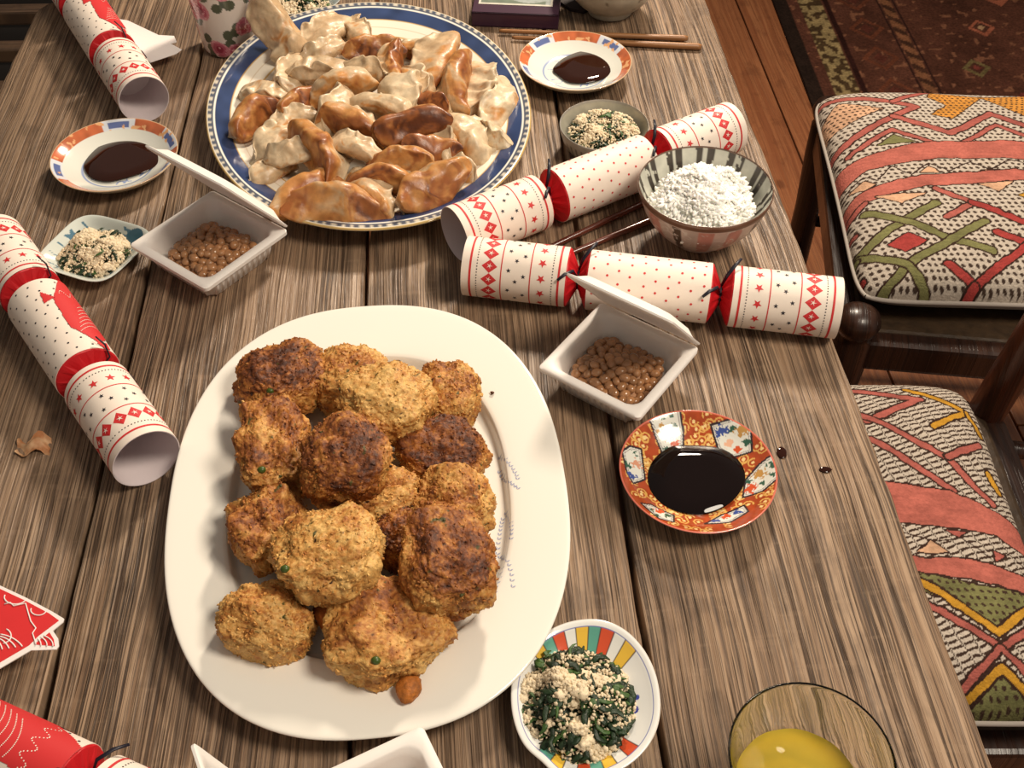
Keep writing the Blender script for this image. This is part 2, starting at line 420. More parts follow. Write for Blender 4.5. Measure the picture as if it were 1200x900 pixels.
# ------------------------------------------------------------------ chairs
def make_chair(label, loc, yaw, w=0.46, d=0.45, seat=0.448, back=True):
    """faces local -x; width along y, depth along x; origin under the seat's middle"""
    t = thing('dining_chair', label, 'chair', loc, (0, 0, yaw))
    hx, hy = d / 2, w / 2
    for sy in (-1, 1):
        m = MB(); px, py = -hx, sy * hy
        prof = [(0.0, 0.018), (0.04, 0.02), (0.06, 0.016), (0.16, 0.021), (0.30, 0.020), (0.40, 0.024), (seat + 0.005, 0.024), (seat + 0.012, 0.02),
                (seat + 0.018, 0.024), (seat + 0.030, 0.0275), (seat + 0.041, 0.024), (seat + 0.048, 0.014), (seat + 0.050, 0.003)]
        m.tube([(px, py, z) for z, r in prof], [r for z, r in prof], 20); m.obj('front_leg', dark_wood, t)
        m = MB(); px = hx
        pts = [(px, py, 0), (px, py, 0.25), (px, py, seat), (px + 0.02, py, seat + 0.2), (px + 0.055, py, seat + 0.42), (px + 0.07, py, seat + 0.50)]
        m.tube(pts, [0.017, 0.02, 0.021, 0.02, 0.018, 0.012], 16); m.obj('back_post', red_wood, t)
        for z in (0.14, 0.27):
            m = MB(); m.tube([(-hx, py, z), (0, py, z), (hx, py, z)], [0.009, 0.013, 0.009], 12); m.obj('stretcher', dark_wood, t)
        m = MB(); m.box((0, py, seat - 0.014), (d - 0.03, 0.034, 0.044), bev=0.006); m.obj('seat_rail', dark_wood, t, smooth=False)
    for sx in (-1, 1):
        m = MB(); m.box((sx * hx, 0, seat - 0.014), (0.034, w - 0.03, 0.044), bev=0.006); m.obj('seat_rail', dark_wood, t, smooth=False)
        m = MB(); m.tube([(sx * hx, -hy, 0.21), (sx * hx, 0, 0.21), (sx * hx, hy, 0.21)], [0.009, 0.013, 0.009], 12); m.obj('stretcher', dark_wood, t)
    m = MB(); m.box((0, 0, seat + 0.004), (d - 0.012, w - 0.012, 0.012), bev=0.005); m.obj('seat', rush, t, smooth=False)
    for z in (0.62, 0.74, 0.86):
        xx = hx + 0.02 + (z - 0.65) * 0.17
        m = MB(); n = 12; rg = []
        for k in range(n + 1):
            y = -hy + w * k / n; bow = 0.02 * (1 - (2 * k / n - 1) ** 2)
            rg.append([(xx + bow - 0.006, y, z - 0.03), (xx + bow + 0.006, y, z - 0.03), (xx + bow + 0.006, y, z + 0.03), (xx + bow - 0.006, y, z + 0.03)])
        m.rings(np.array(rg), True, True, True); m.obj('back_slat', red_wood, t, smooth=False)
    return t
K = G(1008, 375, -0.265)
_y1 = R(-7); CH1 = (K.x + 0.225 * math.cos(_y1) - 0.235 * math.sin(_y1), K.y + 0.225 * math.sin(_y1) + 0.235 * math.cos(_y1), 0)
make_chair('dark wooden chair with round knobs pulled out beside the rug', CH1, _y1)
CH2 = (0.325, 0.655, 0)
make_chair('dark wooden chair with reddish back post tucked under the table edge', CH2, R(0), w=0.40, d=0.45)

# ------------------------------------------------------------------ kilim cushions
PINK = (158, 86, 77); SALM = (168, 94, 82); DRK = (52, 34, 28); WHT = (184, 172, 158); GRN = (112, 110, 70); ORG = (190, 130, 58)
TAN = (192, 152, 122); REDK = (150, 58, 54); YEL = (180, 132, 44)
def cushion(name_label, ctr, yaw, W, H, thick, z0, ops, ztop, base_style, ub=None, extra=None):
    """ops: drawing steps in photo pixels, put on the cushion plane at height ztop"""
    n = 400
    s = np.linspace(-1, 1, n); U, V = np.meshgrid(s, s); u = U.ravel(); v = V.ravel()
    cy, sy = math.cos(yaw), math.sin(yaw)
    def loc(px, py):
        p = G(px, py, ztop); dx, dy = p.x - ctr[0], p.y - ctr[1]
        return (dx * cy + dy * sy, -dx * sy + dy * cy)
    # plan outline: slightly concave-sided rounded square
    def plan(u, v):
        k = 0.035
        x = u * (1 - k * (1 - v * v) * 0.6 - 0.05 * (u ** 8) * (v ** 8)); y = v * (1 - k * (1 - u * u) * 0.6 - 0.05 * (u ** 8) * (v ** 8))
        return x * W / 2, y * H / 2
    x, y = plan(u, v)
    e = (1 - np.abs(u) ** 4.5) * (1 - np.abs(v) ** 4.5)
    hgt = np.maximum(e, 0) ** 0.42
    P3 = np.c_[x, y, np.zeros(len(x))]
    zt = z0 + thick * 0.40 + thick * 0.60 * hgt + 0.004 * vn(P3, 14, 3) * e
    P = np.c_[x, y]
    if ub is not None:
        lim = loc(ub, 230)[0]; P = P.copy(); P[:, 0] = np.where(P[:, 0] > lim, 2 * lim - P[:, 0], P[:, 0])
    # small hand-woven irregularity
    P = P + 0.0012 * np.c_[vn(P3, 120, 21), vn(P3, 120, 22)] + 0.002 * np.c_[vn(P3, 25, 23), vn(P3, 25, 24)]
    c = np.tile(lin(WHT), (len(P), 1))
    if base_style == 'dots':
        pt = 0.0082; a = (P[:, 0] + 0.3 * P[:, 1]) / pt; bq = P[:, 1] / pt
        dd = np.hypot((a - np.round(a)), (bq - np.round(bq)))
        c[dd < 0.30] = lin((66, 52, 44))
    else:
        pt = 0.0115; a = (P[:, 0] * 0.93 + P[:, 1] * 0.36) / pt; bq = (-P[:, 0] * 0.36 + P[:, 1] * 0.93) / 0.0062
        m_ = (np.abs(bq - np.round(bq)) > 0.30) & (np.abs(a - np.round(a)) < 0.40)
        m_ |= (np.abs(a - np.round(a)) > 0.46)
        c[m_] = lin((60, 44, 36))
    for op in ops:
        kind, col, pts = op[0], op[1], [loc(*q) for q in op[2]]
        if kind == 'line':
            wd = op[3] / px_scale(op[2][0][1], ztop) / 2
            d = seg_dist(P, pts)
            c[(d < wd + 0.0022) & (d > wd)] = lin(DRK); m_ = d <= wd
        elif kind == 'thin':
            m_ = seg_dist(P, pts) < op[3] / px_scale(op[2][0][1], ztop) / 2
        else:
            m_ = in_poly(P, pts)
            d = seg_dist(P, pts + pts[:1]); c[(d < 0.0018) & ~m_] = lin(DRK)
        cc = np.tile(lin(col), (m_.sum(), 1)) * (1 + 0.16 * vn(P3[m_], 70, 31) + 0.12 * vn(P3[m_] * np.array([1, 6, 1]), 60, 32))[:, None]
        if kind == 'dotpoly':
            Q = P[m_]; pt = 0.0075; a = (Q[:, 0] + 0.3 * Q[:, 1]) / pt; bq = Q[:, 1] / pt
            cc[np.hypot(a - np.round(a), bq - np.round(bq)) < 0.26] = lin((62, 46, 36))
        c[m_] = cc
    t = thing('cushion', name_label, 'cushion', (ctr[0], ctr[1], 0), (0, 0, yaw))
    m = MB(); m.rings(np.c_[x, y, zt].reshape(n, n, 3), closed_u=False, cols=c)
    m.obj('kilim_cover', weave, t, use_col=True)
    # underside
    n2 = 40; s2 = np.linspace(-1, 1, n2); U2, V2 = np.meshgrid(s2, s2); x2, y2 = plan(U2.ravel(), V2.ravel())
    e2 = np.maximum((1 - np.abs(U2.ravel()) ** 6) * (1 - np.abs(V2.ravel()) ** 6), 0) ** 0.5
    zb = z0 + thick * 0.40 - thick * 0.40 * e2
    m = MB(); m.rings(np.c_[x2, y2, zb].reshape(n2, n2, 3), closed_u=False); m.obj('underside', cord_m, t)
    # piping round the seam
    q = np.linspace(-1, 1, 40); per = [(a, -1) for a in q] + [(1, a) for a in q] + [(-a, 1) for a in q] + [(-1, -a) for a in q]
    pp = [plan(np.array([a]), np.array([b_])) for a, b_ in per]
    m = MB(); m.tube([(float(a[0]), float(b_[0]), z0 + thick * 0.40) for a, b_ in pp], 0.0032, 8, caps=False); m.obj('piping', cord_m, t)
    return t
def c4(*pts): return [(800 + a / 3.0, b / 3.0) for a, b in pts]
ops1 = [
    ('dotpoly', TAN, c4((480, 400), (560, 345), (700, 390), (500, 450))),
    ('line', PINK, c4((470, 318), (640, 340), (815, 385), (560, 500), (455, 535)), 8),
    ('line', PINK, c4((735, 420), (930, 490), (1150, 380), (1210, 350)), 8),
    ('line', PINK, c4((740, 362), (890, 300)), 7),
    ('line', PINK, c4((1050, 312), (1210, 330)), 6),
    ('line', PINK, c4((1110, 395), (1210, 450)), 7),
    ('dotpoly', ORG, c4((870, 318), (1050, 345), (940, 435), (868, 415), (925, 378), (858, 345))),
    ('line', PINK, c4((590, 530), (735, 468), (860, 522)), 6),
    ('line', PINK, c4((950, 535), (1110, 452), (1210, 495)), 6),
    ('poly', GRN, c4((680, 518), (740, 487), (810, 518))),
    ('poly', SALM, c4((440, 690), (480, 620), (560, 560), (800, 525), (1215, 512), (1215, 588), (900, 576), (650, 592), (530, 640), (470, 740))),
    ('thin', DRK, c4((540, 660), (640, 612), (685, 636), (735, 592), (800, 628), (860, 592), (930, 622), (1000, 592), (1070, 622), (1140, 592), (1210, 614)), 2),
    ('poly', TAN, c4((590, 650), (640, 628), (680, 650), (640, 660))), ('poly', TAN, c4((830, 624), (862, 604), (895, 624))), ('poly', TAN, c4((1040, 624), (1072, 628), (1100, 624))),
    ('poly', SALM, c4((450, 830), (505, 735), (620, 667), (830, 632), (1215, 624), (1215, 658), (850, 668), (640, 705), (530, 765), (470, 860))),
    ('poly', TAN, c4((680, 692), (850, 692), (770, 722))), ('poly', TAN, c4((1030, 664), (1150, 664), (1100, 695))),
    ('line', GRN, c4((885, 728), (640, 850), (490, 862)), 9), ('line', GRN, c4((650, 738), (800, 790), (940, 848), (1085, 884)), 9),
    ('line', GRN, c4((1055, 792), (940, 848), (800, 915), (675, 1005)), 9), ('line', GRN, c4((620, 855), (795, 915), (915, 1005)), 9),
    ('line', GRN, c4((620, 860), (505, 950)), 9),
    ('poly', REDK, c4((725, 850), (790, 823), (855, 850), (790, 880))),
    ('line', PINK, c4((645, 705), (535, 770)), 7), ('line', PINK, c4((500, 790), (625, 790)), 7),
    ('line', REDK, c4((650, 925), (540, 985), (660, 1045)), 9),
    ('line', PINK, c4((880, 680), (1015, 732), (925, 778)), 7), ('line', REDK, c4((1010, 730), (1210, 812)), 8),
    ('line', REDK, c4((1100, 828), (1215, 870)), 9), ('line', REDK, c4((940, 920), (1045, 970), (1215, 865)), 9), ('line', REDK, c4((1045, 970), (950, 1040)), 9),
    ('poly', YEL, c4((1165, 715), (1200, 700), (1215, 730))), ('poly', GRN, c4((1130, 1060), (1200, 1000), (1215, 1060))),
]
cushion('square kilim cushion with green hooked cross on the chair by the rug', (K.x + 0.234, K.y + 0.230), R(-3), 0.445, 0.44, 0.085, 0.4605, ops1, -0.215, 'dots', ub=1198)
def c8(*pts): return [(900 + a / 1.913, 430 + b / 1.913) for a, b in pts]
ops2 = [
    ('line', PINK, c8((170, 50), (340, 75), (215, 135)), 8), ('line', PINK, c8((190, 115), (225, 130), (400, 215), (505, 305)), 8),
    ('line', PINK, c8((400, 212), (480, 168)), 8), ('line', PINK, c8((225, 180), (410, 285)), 8),
    ('line', YEL, c8((310, 45), (450, 90), (370, 142)), 7), ('line', YEL, c8((450, 90), (485, 140)), 6), ('line', YEL, c8((500, 232), (522, 268)), 8),
    ('poly', SALM, c8((100, 262), (275, 275), (400, 287), (545, 335), (600, 360), (600, 415), (500, 377), (320, 362), (100, 350))),
    ('thin', DRK, c8((310, 385), (370, 405), (430, 395), (490, 430), (540, 420), (590, 445)), 2),
    ('poly', PINK, c8((395, 375), (440, 380), (425, 395))), ('poly', PINK, c8((500, 415), (530, 425), (505, 440))),
    ('poly', TAN, c8((330, 428), (362, 402), (402, 428))),
    ('poly', SALM, c8((100, 420), (345, 440), (450, 440), (600, 472), (600, 508), (450, 482), (355, 476), (100, 460))),
    ('dotpoly', GRN, c8((300, 470), (370, 482), (600, 512), (510, 592), (420, 540), (300, 500))),
    ('line', YEL, c8((300, 480), (370, 512), (510, 600), (600, 530)), 9),
    ('line', PINK, c8((300, 520), (390, 560), (520, 632), (600, 580)), 8), ('line', PINK, c8((440, 712), (520, 632), (600, 690)), 8),
    ('dotpoly', GRN, c8((440, 775), (525, 688), (600, 740), (600, 830), (490, 830))),
    ('line', YEL, c8((440, 742), (525, 672), (600, 725)), 9),
]
cushion('kilim cushion with yellow zigzags on the chair tucked under the table', (CH2[0] - 0.025, CH2[1] - 0.008), R(0), 0.42, 0.40, 0.085, 0.4605, ops2, -0.215, 'comb')

# ------------------------------------------------------------------ dishes: turned shapes
def resample(prof, step):
    out = [prof[0]]
    for a, b in zip(prof[:-1], prof[1:]):
        k = max(1, int(math.ceil(math.hypot(b[0] - a[0], b[1] - a[1]) / step)))
        out += [(a[0] + (b[0] - a[0]) * i / k, a[1] + (b[1] - a[1]) * i / k) for i in range(1, k + 1)]
    return np.array(out)
def smooth_prof(p, n=2):
    p = [tuple(q) for q in p]
    for _ in range(n):
        o = [p[0]]
        for a, b in zip(p[:-1], p[1:]): o += [(0.75 * a[0] + 0.25 * b[0], 0.75 * a[1] + 0.25 * b[1]), (0.25 * a[0] + 0.75 * b[0], 0.25 * a[1] + 0.75 * b[1])]
        o.append(p[-1]); p = o
    return p
def turned(prof, seg=96, outline=None, colfn=None, step=None, wave=None):
    """prof: (radius, z) from the centre of the upper face over the rim to the centre of the foot.
       outline(theta) -> (sx, sy) stretches the circle; colfn(x, y, r, th, k) colours points"""
    p = resample(prof, step) if step else np.array(prof)
    th = np.arange(seg) * 2 * math.pi / seg
    if outline is None: ox, oy = np.cos(th), np.sin(th)
    else: ox, oy = outline(th)
    V = np.zeros((len(p), seg, 3))
    V[:, :, 0] = p[:, 0:1] * ox; V[:, :, 1] = p[:, 0:1] * oy; V[:, :, 2] = p[:, 1:2]
    if wave is not None: V[:, :, 2] += wave(p[:, 0:1], th[None, :])
    cols = None
    if colfn is not None:
        rr = np.repeat(p[:, 0], seg); tt = np.tile(th, len(p)); kk = np.repeat(np.arange(len(p)) / len(p), seg)
        top = np.repeat(np.arange(len(p)) <= np.argmax(p[:, 0]), seg)
        cols = colfn(V[:, :, 0].ravel(), V[:, :, 1].ravel(), rr, tt, top)
    m = MB(); m.rings(V, True, False, False, cols=cols)
    return m
def superell(a, b, n):
    def f(th):
        c, s = np.cos(th), np.sin(th); k = (np.abs(c) ** n + np.abs(s) ** n) ** (-1.0 / n)
        return a * k * c, b * k * s
    return f

# white oval platter ----------------------------------------------------
WP = (-0.1046, 0.4984); WPY = R(5.7)
wprof = smooth_prof([(0, .0055), (.60, .0055), (.675, .0062), (.69, .0085), (.705, .0150), (.72, .0172), (.97, .0220), (1.0, .0220), (1.0, .0190), (.75, .0125), (.66, .003), (.62, .003), (.58, .003), (.58, .0005), (.55, .0005), (.55, .0035), (0, .0035)], 2)
platter = thing('oval_platter', 'large plain white oval platter holding the croquettes', 'platter', (WP[0], WP[1], TZ), (0, 0, WPY))
turned(wprof, 160, superell(0.1440, 0.1945, 2.4)).obj('platter_body', porcelain, platter)
blue_ink = M('pale_blue_glaze', (166, 172, 196), rough=0.3)
def wz(x, y):
    k = ((abs(x) / 0.1440) ** 2.4 + (abs(y) / 0.1945) ** 2.4) ** (1 / 2.4)
    pr = [q for q in wprof]; top = pr[:int(np.argmax([q[0] for q in pr])) + 1]
    return float(np.interp(k, [q[0] for q in top], [q[1] for q in top]))
spr = MB()
def sprig(p0, p1, p2):
    for t in np.linspace(0, 1, 9):
        a = (1 - t) ** 2; b = 2 * t * (1 - t); c = t * t
        X = a * p0[0] + b * p1[0] + c * p2[0]; Y = a * p0[1] + b * p1[1] + c * p2[1]
        w_ = G(X, Y, 0.017); dx, dy = w_.x - WP[0], w_.y - WP[1]
        lx, ly = dx * math.cos(WPY) + dy * math.sin(WPY), -dx * math.sin(WPY) + dy * math.cos(WPY)
        for sgn in (-1, 1):
            an = 1.1 + sgn * 0.55 + random.uniform(-.2, .2); L = 0.0032
            pts = [(lx, ly), (lx + math.cos(an) * L * .5 - math.sin(an) * .0006, ly + math.sin(an) * L * .5 + math.cos(an) * .0006), (lx + math.cos(an) * L, ly + math.sin(an) * L), (lx + math.cos(an) * L * .5 + math.sin(an) * .0006, ly + math.sin(an) * L * .5 - math.cos(an) * .0006)]
            spr.add([(a_, b_, wz(a_, b_) + 0.0002) for a_, b_ in pts], [(0, 1, 2, 3)])
sprig((584, 530), (600, 548), (606, 563)); sprig((584, 545), (592, 565), (606, 574)); sprig((592, 595), (600, 612), (598, 632)); sprig((588, 600), (584, 615), (582, 640))
sprig((585, 645), (598, 660), (600, 690)); sprig((588, 665), (580, 690), (574, 712))
spr.obj('sprig_decoration', blue_ink, platter)

# blue rimmed oval platter ------------------------------------------------
BP = (-0.1483, 0.9945); BPY = R(12.3)
def blue_cols(x, y, r, th, top):
    c = np.tile(lin((236, 228, 212)), (len(r), 1))
    nz = vn(np.c_[x, y, 0 * x], 70, 2)
    def put(a, b, col, extra=True): c[(r > a) & (r <= b) & top & extra] = lin(col)
    put(.735, .745, (206, 170, 112)); put(.80, .806, (214, 196, 170))
    bl = (r > .862) & (r <= .942) & top
    c[bl] = lin((50, 66, 104)) * (1 + 0.35 * nz[bl])[:, None]
    put(.854, .862, (196, 160, 96)); put(.942, .957, (238, 234, 224))
    dash = np.sin(th * 120) > 0.1
    put(.957, .985, (84, 90, 104)); put(.966, .985, (206, 198, 182), dash)
    put(.99, 1.1, (190, 160, 100))
    return c
bprof = resample(smooth_prof([(0, .006), (.58, .006), (.66, .007), (.72, .0135), (.78, .017), (.97, .0275), (1.0, .0275), (1.0, .0245), (.80, .013), (.66, .003), (.60, .003), (.60, .0005), (.57, .0005), (.57, .003), (0, .003)], 2), 0.006)
bplat = thing('rimmed_platter', 'cream oval platter with a broad blue rim band under the dumplings', 'platter', (BP[0], BP[1], TZ), (0, 0, BPY))
turned(bprof, 400, superell(0.165, 0.2095, 2.06), blue_cols).obj('platter_body', painted, bplat, use_col=True)

# soy dishes ----------------------------------------------------------------
def dish_prof(R0, h, well=0.55, foot=0.5):
    return smooth_prof([(0, .0055), (R0 * well * .8, .0055), (R0 * well, .0065), (R0 * .80, h * .62), (R0 * .97, h * .97), (R0, h), (R0, h - .0014), (R0 * .82, h * .45), (R0 * .60, .0035), (R0 * foot, .0025), (R0 * foot, .0003), (R0 * (foot - .06), .0003), (R0 * (foot - .06), .003), (0, .003)], 2)
IM = G(818, 549, 0.020); IR = 0.0585
def im_loc(cx, cy):
    p = G(700 + cx / 4.736, 450 + cy / 4.736, 0.015); return (p.x - IM.x, p.y - IM.y)
def imari_cols(x, y, r, th, top):
    P = np.c_[x, y]; P3 = np.c_[x, y, 0 * x]
    c = np.tile(lin((168, 70, 32)), (len(r), 1)) * (1 + .18 * vn(P3, 300, 4))[:, None]
    rs = np.random.default_rng(5)
    for k in range(150):                          # gold scrolls: dots with curls
        a = rs.uniform(0, 2 * math.pi); q = IR * rs.uniform(.56, .97); ctr = np.array([q * math.cos(a), q * math.sin(a)])
        d = np.linalg.norm(P - ctr, axis=1); ang = np.arctan2(P[:, 1] - ctr[1], P[:, 0] - ctr[0]) - rs.uniform(0, 6.28)
        m_ = (np.abs(d - .0032) < .00055) & (np.cos(ang) > -.45)
        c[m_] = lin((222, 172, 92)); c[d < .0013] = lin((238, 206, 140))
    def panel(poly, spots):
        pl = [im_loc(*q) for q in poly]; m_ = in_poly(P, pl); d = seg_dist(P, pl + pl[:1])
        c[m_] = lin((224, 224, 214)); c[(d < .0008)] = lin((52, 40, 44))
        m2 = m_ & (d > .0015) & (d < .0021); c[m2] = lin((150, 140, 140))
        for (sx, sy, rad, col) in spots:
            s_ = np.array(im_loc(sx, sy)); dd = P - s_
            wob = rad / 4736 * 1.0 * 4.736 / 4.736
            rr = rad * 0.00014
            mm = (np.hypot(dd[:, 0], dd[:, 1] * 1.1) < rr * (1.05 + .75 * vn(P3, 900, int(sx)) + .3 * vn(P3, 400, int(sy)))) & m_; c[mm] = lin(col)
    GR = (52, 92, 74); RD = (206, 84, 44); BL = (62, 82, 150); GD = (190, 144, 78)
    panel([(275, 200), (345, 160), (440, 140), (480, 240), (485, 330), (370, 355), (330, 290)], [(345, 200, 20, GR), (400, 180, 18, GR), (428, 232, 17, GR), (368, 255, 32, GD), (425, 300, 30, RD), (382, 325, 14, GR)])
    panel([(630, 225), (770, 215), (845, 265), (860, 370), (760, 375), (680, 330)], [(692, 255, 28, BL), (745, 255, 16, GR), (800, 270, 30, GD), (735, 310, 22, (230, 180, 150)), (830, 325, 16, GR), (785, 345, 18, RD)])
    panel([(135, 395), (180, 355), (245, 350), (265, 470), (270, 500), (200, 548), (165, 500)], [(210, 380, 14, GR), (170, 455, 18, GR), (190, 505, 24, BL), (222, 430, 26, (212, 150, 120))])
    panel([(830, 500), (900, 440), (1005, 400), (1010, 540), (920, 590), (815, 600)], [(965, 465, 22, GR), (970, 515, 16, GR), (905, 490, 28, GD), (920, 545, 15, GR), (855, 555, 28, RD), (848, 515, 14, GR)])
    panel([(240, 670), (300, 655), (430, 705), (425, 765), (340, 760)], [(300, 700, 18, GR), (350, 690, 22, RD), (390, 715, 18, GR), (330, 735, 14, GR)])
    panel([(600, 760), (690, 700), (820, 650), (840, 700), (740, 760)], [(660, 740, 16, BL), (720, 710, 20, RD), (780, 690, 18, BL)])
    c[(r > IR * .975) & top] = lin((206, 110, 90)); c[~top] = lin((232, 226, 216))
    c[top & (r < IR * .5)] = lin((226, 224, 214))
    return c
imd = thing('soy_dish', 'round orange and gold porcelain dish with white flower panels beside open natto box', 'dish', (IM.x, IM.y, TZ))
turned(dish_prof(IR, .020, .56), 420, None, imari_cols, step=.0006).obj('dish_body', painted, imd, use_col=True)
def pool(name, label, ctr, pts, z, mat, bulge=0.0006):
    """a flat liquid pool with a rounded edge; pts: outline in photo pixels"""
    q = [G(px, py, z) for px, py in pts]; q = [np.array((p.x - ctr.x, p.y - ctr.y)) for p in q]
    n = len(q); out = []
    for i in range(n):
        p0, p1, p2, p3 = q[i - 1], q[i], q[(i + 1) % n], q[(i + 2) % n]
        for t in np.linspace(0, 1, 8, endpoint=False):
            out.append(.5 * ((2 * p1) + (-p0 + p2) * t + (2 * p0 - 5 * p1 + 4 * p2 - p3) * t * t + (-p0 + 3 * p1 - 3 * p2 + p3) * t ** 3))
    out = np.array(out); c = out.mean(0)
    rings = [np.c_[c + (out - c) * s, np.full(len(out), h)] for s, h in ((1, z - bulge), (.985, z), (.6, z), (.02, z))]
    m = MB(); m.rings(np.array(rings), True, False, True)
    o = m.obj(name, mat, smooth=True); o.location = (ctr.x, ctr.y, TZ)
    return tag(o, label, 'sauce')
def c3c(*p): return [(700 + a / 4.736, 450 + b / 4.736) for a, b in p]
pool('soy_sauce', 'deep black soy sauce filling the orange and gold dish', IM, c3c((420, 342), (530, 338), (640, 345), (730, 375), (800, 440), (822, 520), (790, 600), (720, 670), (610, 715), (500, 715), (390, 680), (310, 610), (280, 520), (300, 440), (350, 380)), .0092, soy)

def rim_dish_cols(R0, rot, blues):
    def f(x, y, r, th, top):
        P3 = np.c_[x, y, 0 * x]
        c = np.tile(lin((222, 222, 212)), (len(r), 1))
        band = (r > R0 * .83) & (r < R0 * .985) & top
        c[band] = lin((188, 102, 64)) * (1 + .25 * vn(P3[band], 160, 3))[:, None]
        for a in blues:
            d = np.abs((np.degrees(th) - a + 180) % 360 - 180)
            mm = band & (d < 17); c[mm] = lin((214, 218, 224))
            mm = band & (d < 11) & (np.abs(r - R0 * .90) < R0 * .045); c[mm] = lin((96, 110, 158))
        c[band & (vn(P3, 230, 8) > .62)] = lin((224, 170, 120))
        c[(r >= R0 * .985) & top] = lin((206, 176, 140))
        ring = (np.abs(r - R0 * .56) < R0 * .012) & top; c[ring] = lin((150, 164, 196))
        wl = top & (r < R0 * .5) & (np.abs(vn(P3, 110, 6)) < .09); c[wl] = lin((140, 156, 196))
        c[~top] = lin((204, 196, 176))
        return c
    return f
for (px, py, R0, blues, lab, pts, lab2) in (
    (134, 180, .0615, (100, 205, 345, 30), 'white porcelain dish with orange and blue rim near the left paper cracker ends',
     [(98, 193), (108, 178), (125, 166), (150, 160), (175, 163), (188, 172), (190, 186), (175, 198), (150, 207), (125, 212), (106, 207)], 'brown soy sauce pooled in the dish near the square salad plate'),
    (674, 70, .0615, (130, 42, 200, 300), 'white porcelain dish with orange and blue rim touching the pale chopsticks',
     [(648, 80), (660, 68), (680, 60), (702, 59), (717, 66), (719, 78), (710, 90), (690, 96), (668, 96), (655, 88)], 'brown soy sauce pooled in the dish by the pale chopsticks')):
    c0 = G(px, py, .021)
    d = thing('soy_dish', lab, 'dish', (c0.x, c0.y, TZ))
    turned(dish_prof(R0, .0215, .58), 300, None, rim_dish_cols(R0, 0, blues), step=.0011).obj('dish_body', painted, d, use_col=True)
    pool('soy_sauce', lab2, c0, pts, .0085, soy_thin)

# ------------------------------------------------------------------ rice bowl and other bowls
def bowl_prof(R0, h, foot, fh=.008):
    return smooth_prof([(0, fh + .004), (foot * .8, fh + .0045), (R0 * .55, h * .25 + .006), (R0 * .83, h * .58), (R0 * .965, h * .9), (R0, h), (R0 - .0006, h + .0006), (R0 + .0012, h - .001),
                        (R0 * .985, h * .87), (R0 * .86, h * .52), (R0 * .60, h * .19), (foot + .002, fh), (foot, fh - .001), (foot, .0006), (foot - .003, .0004), (foot - .004, fh - .001), (0, fh)], 2)
RB = G(827, 217, .060); RBR = .0600
def rice_bowl_cols(x, y, r, th, top):
    P3 = np.c_[x, y, 0 * x]
    c = np.tile(lin((196, 196, 184)), (len(r), 1))
    a = np.degrees(th) % 360
    for k in range(24):
        a0 = k * 15 + (3 if k % 2 else -2); wdt = 3.0
        d = np.abs((a - a0 + 180) % 360 - 180)
        lim = RBR * (.62 if k % 3 else .72)
        m_ = top & (d < wdt * (1.15 - (RBR - r) / RBR)) & (r > lim) & (vn(P3, 400, 3) > -.55)
        c[m_] = lin((58, 50, 44))
    out = ~top
    c[out] = lin((192, 174, 164)) * (1 + .14 * vn(np.c_[x, y, r][out], 120, 5))[:, None]
    for k in range(14):
        a0 = k * 360 / 14 + 8; d = np.abs((a - a0 + 180) % 360 - 180)
        kind = k % 3
        m_ = out & (d < (4.2 if kind == 0 else 7)) & (r > RBR * .5) & (r < RBR * .985)
        c[m_] = lin((74, 58, 48) if kind == 0 else (188, 130, 118)) * (1 + .2 * vn(P3[m_], 200, 7))[:, None]
    crack = out & (np.abs(vn(np.c_[x, y, r * 2], 160, 9)) < .05) & (r > RBR * .5); c[crack] = lin((206, 196, 188))
    c[(r > RBR * .992)] = lin((104, 74, 58))
    return c
rb = thing('rice_bowl', 'striped grey and pink glazed bowl full of white rice near the table edge', 'bowl', (RB.x, RB.y, TZ))
turned(bowl_prof(RBR, .060, .0245), 260, None, rice_bowl_cols, step=.0012).obj('bowl_body', painted_soft, rb, use_col=True)

def ico(sub):
    bm = bmesh.new(); bmesh.ops.create_icosphere(bm, subdivisions=sub, radius=1)
    v = np.array([q.co[:] for q in bm.verts]); f = [[q.index for q in fc.verts] for fc in bm.faces]; bm.free(); return v, f
ICO1 = ico(1); ICO2 = ico(2); ICO3 = ico(3); ICO6 = ico(6)
def rand_rot(rs):
    q = rs.normal(size=4); q /= np.linalg.norm(q); return np.array(Matrix(__import__('mathutils').Quaternion(q).to_matrix()))
def make_rice():
    rs = np.random.default_rng(3); m = MB()
    Rr = .0455
    def dome(x, y):
        r = np.hypot(x, y); p = np.array([[x, y, 0]])
        return .042 + .029 * max(0, 1 - (r / Rr) ** 2.0) + .009 * float(vn(p, 48, 4)[0]) + .004 * float(vn(p, 110, 5)[0])
    # body beneath the grains
    V = np.zeros((14, 48, 3))
    for i in range(14):
        for j in range(48):
            rr = Rr * 1.02 * i / 13; a = j * 2 * math.pi / 48; x, y = rr * math.cos(a), rr * math.sin(a); V[i, j] = (x, y, dome(x, y) - .0012)
    m.rings(V)
    gv, gf = ICO2
    for k in range(1700):
        rr = Rr * math.sqrt(rs.uniform()); a = rs.uniform(0, 6.283); x, y = rr * math.cos(a), rr * math.sin(a)
        z = dome(x, y) + rs.uniform(-.002, .0022)
        M3 = np.array(Matrix.Rotation(rs.uniform(0, 6.28), 3, 'Z') @ Matrix.Rotation(rs.normal() * .45, 3, 'Y')); s = np.array([.0050, .0018, .0017]) * rs.uniform(.85, 1.15)
        d = (gv * s) @ M3.T; d[:, 2] *= 1.0
        m.add(d + (x, y, z), gf)
    o = m.obj('rice', rice_m); o.location = (RB.x - .002, RB.y - .003, TZ - .002)
    tag(o, 'heap of fluffy white cooked rice in the striped bowl', 'rice', kind='stuff')
make_rice()

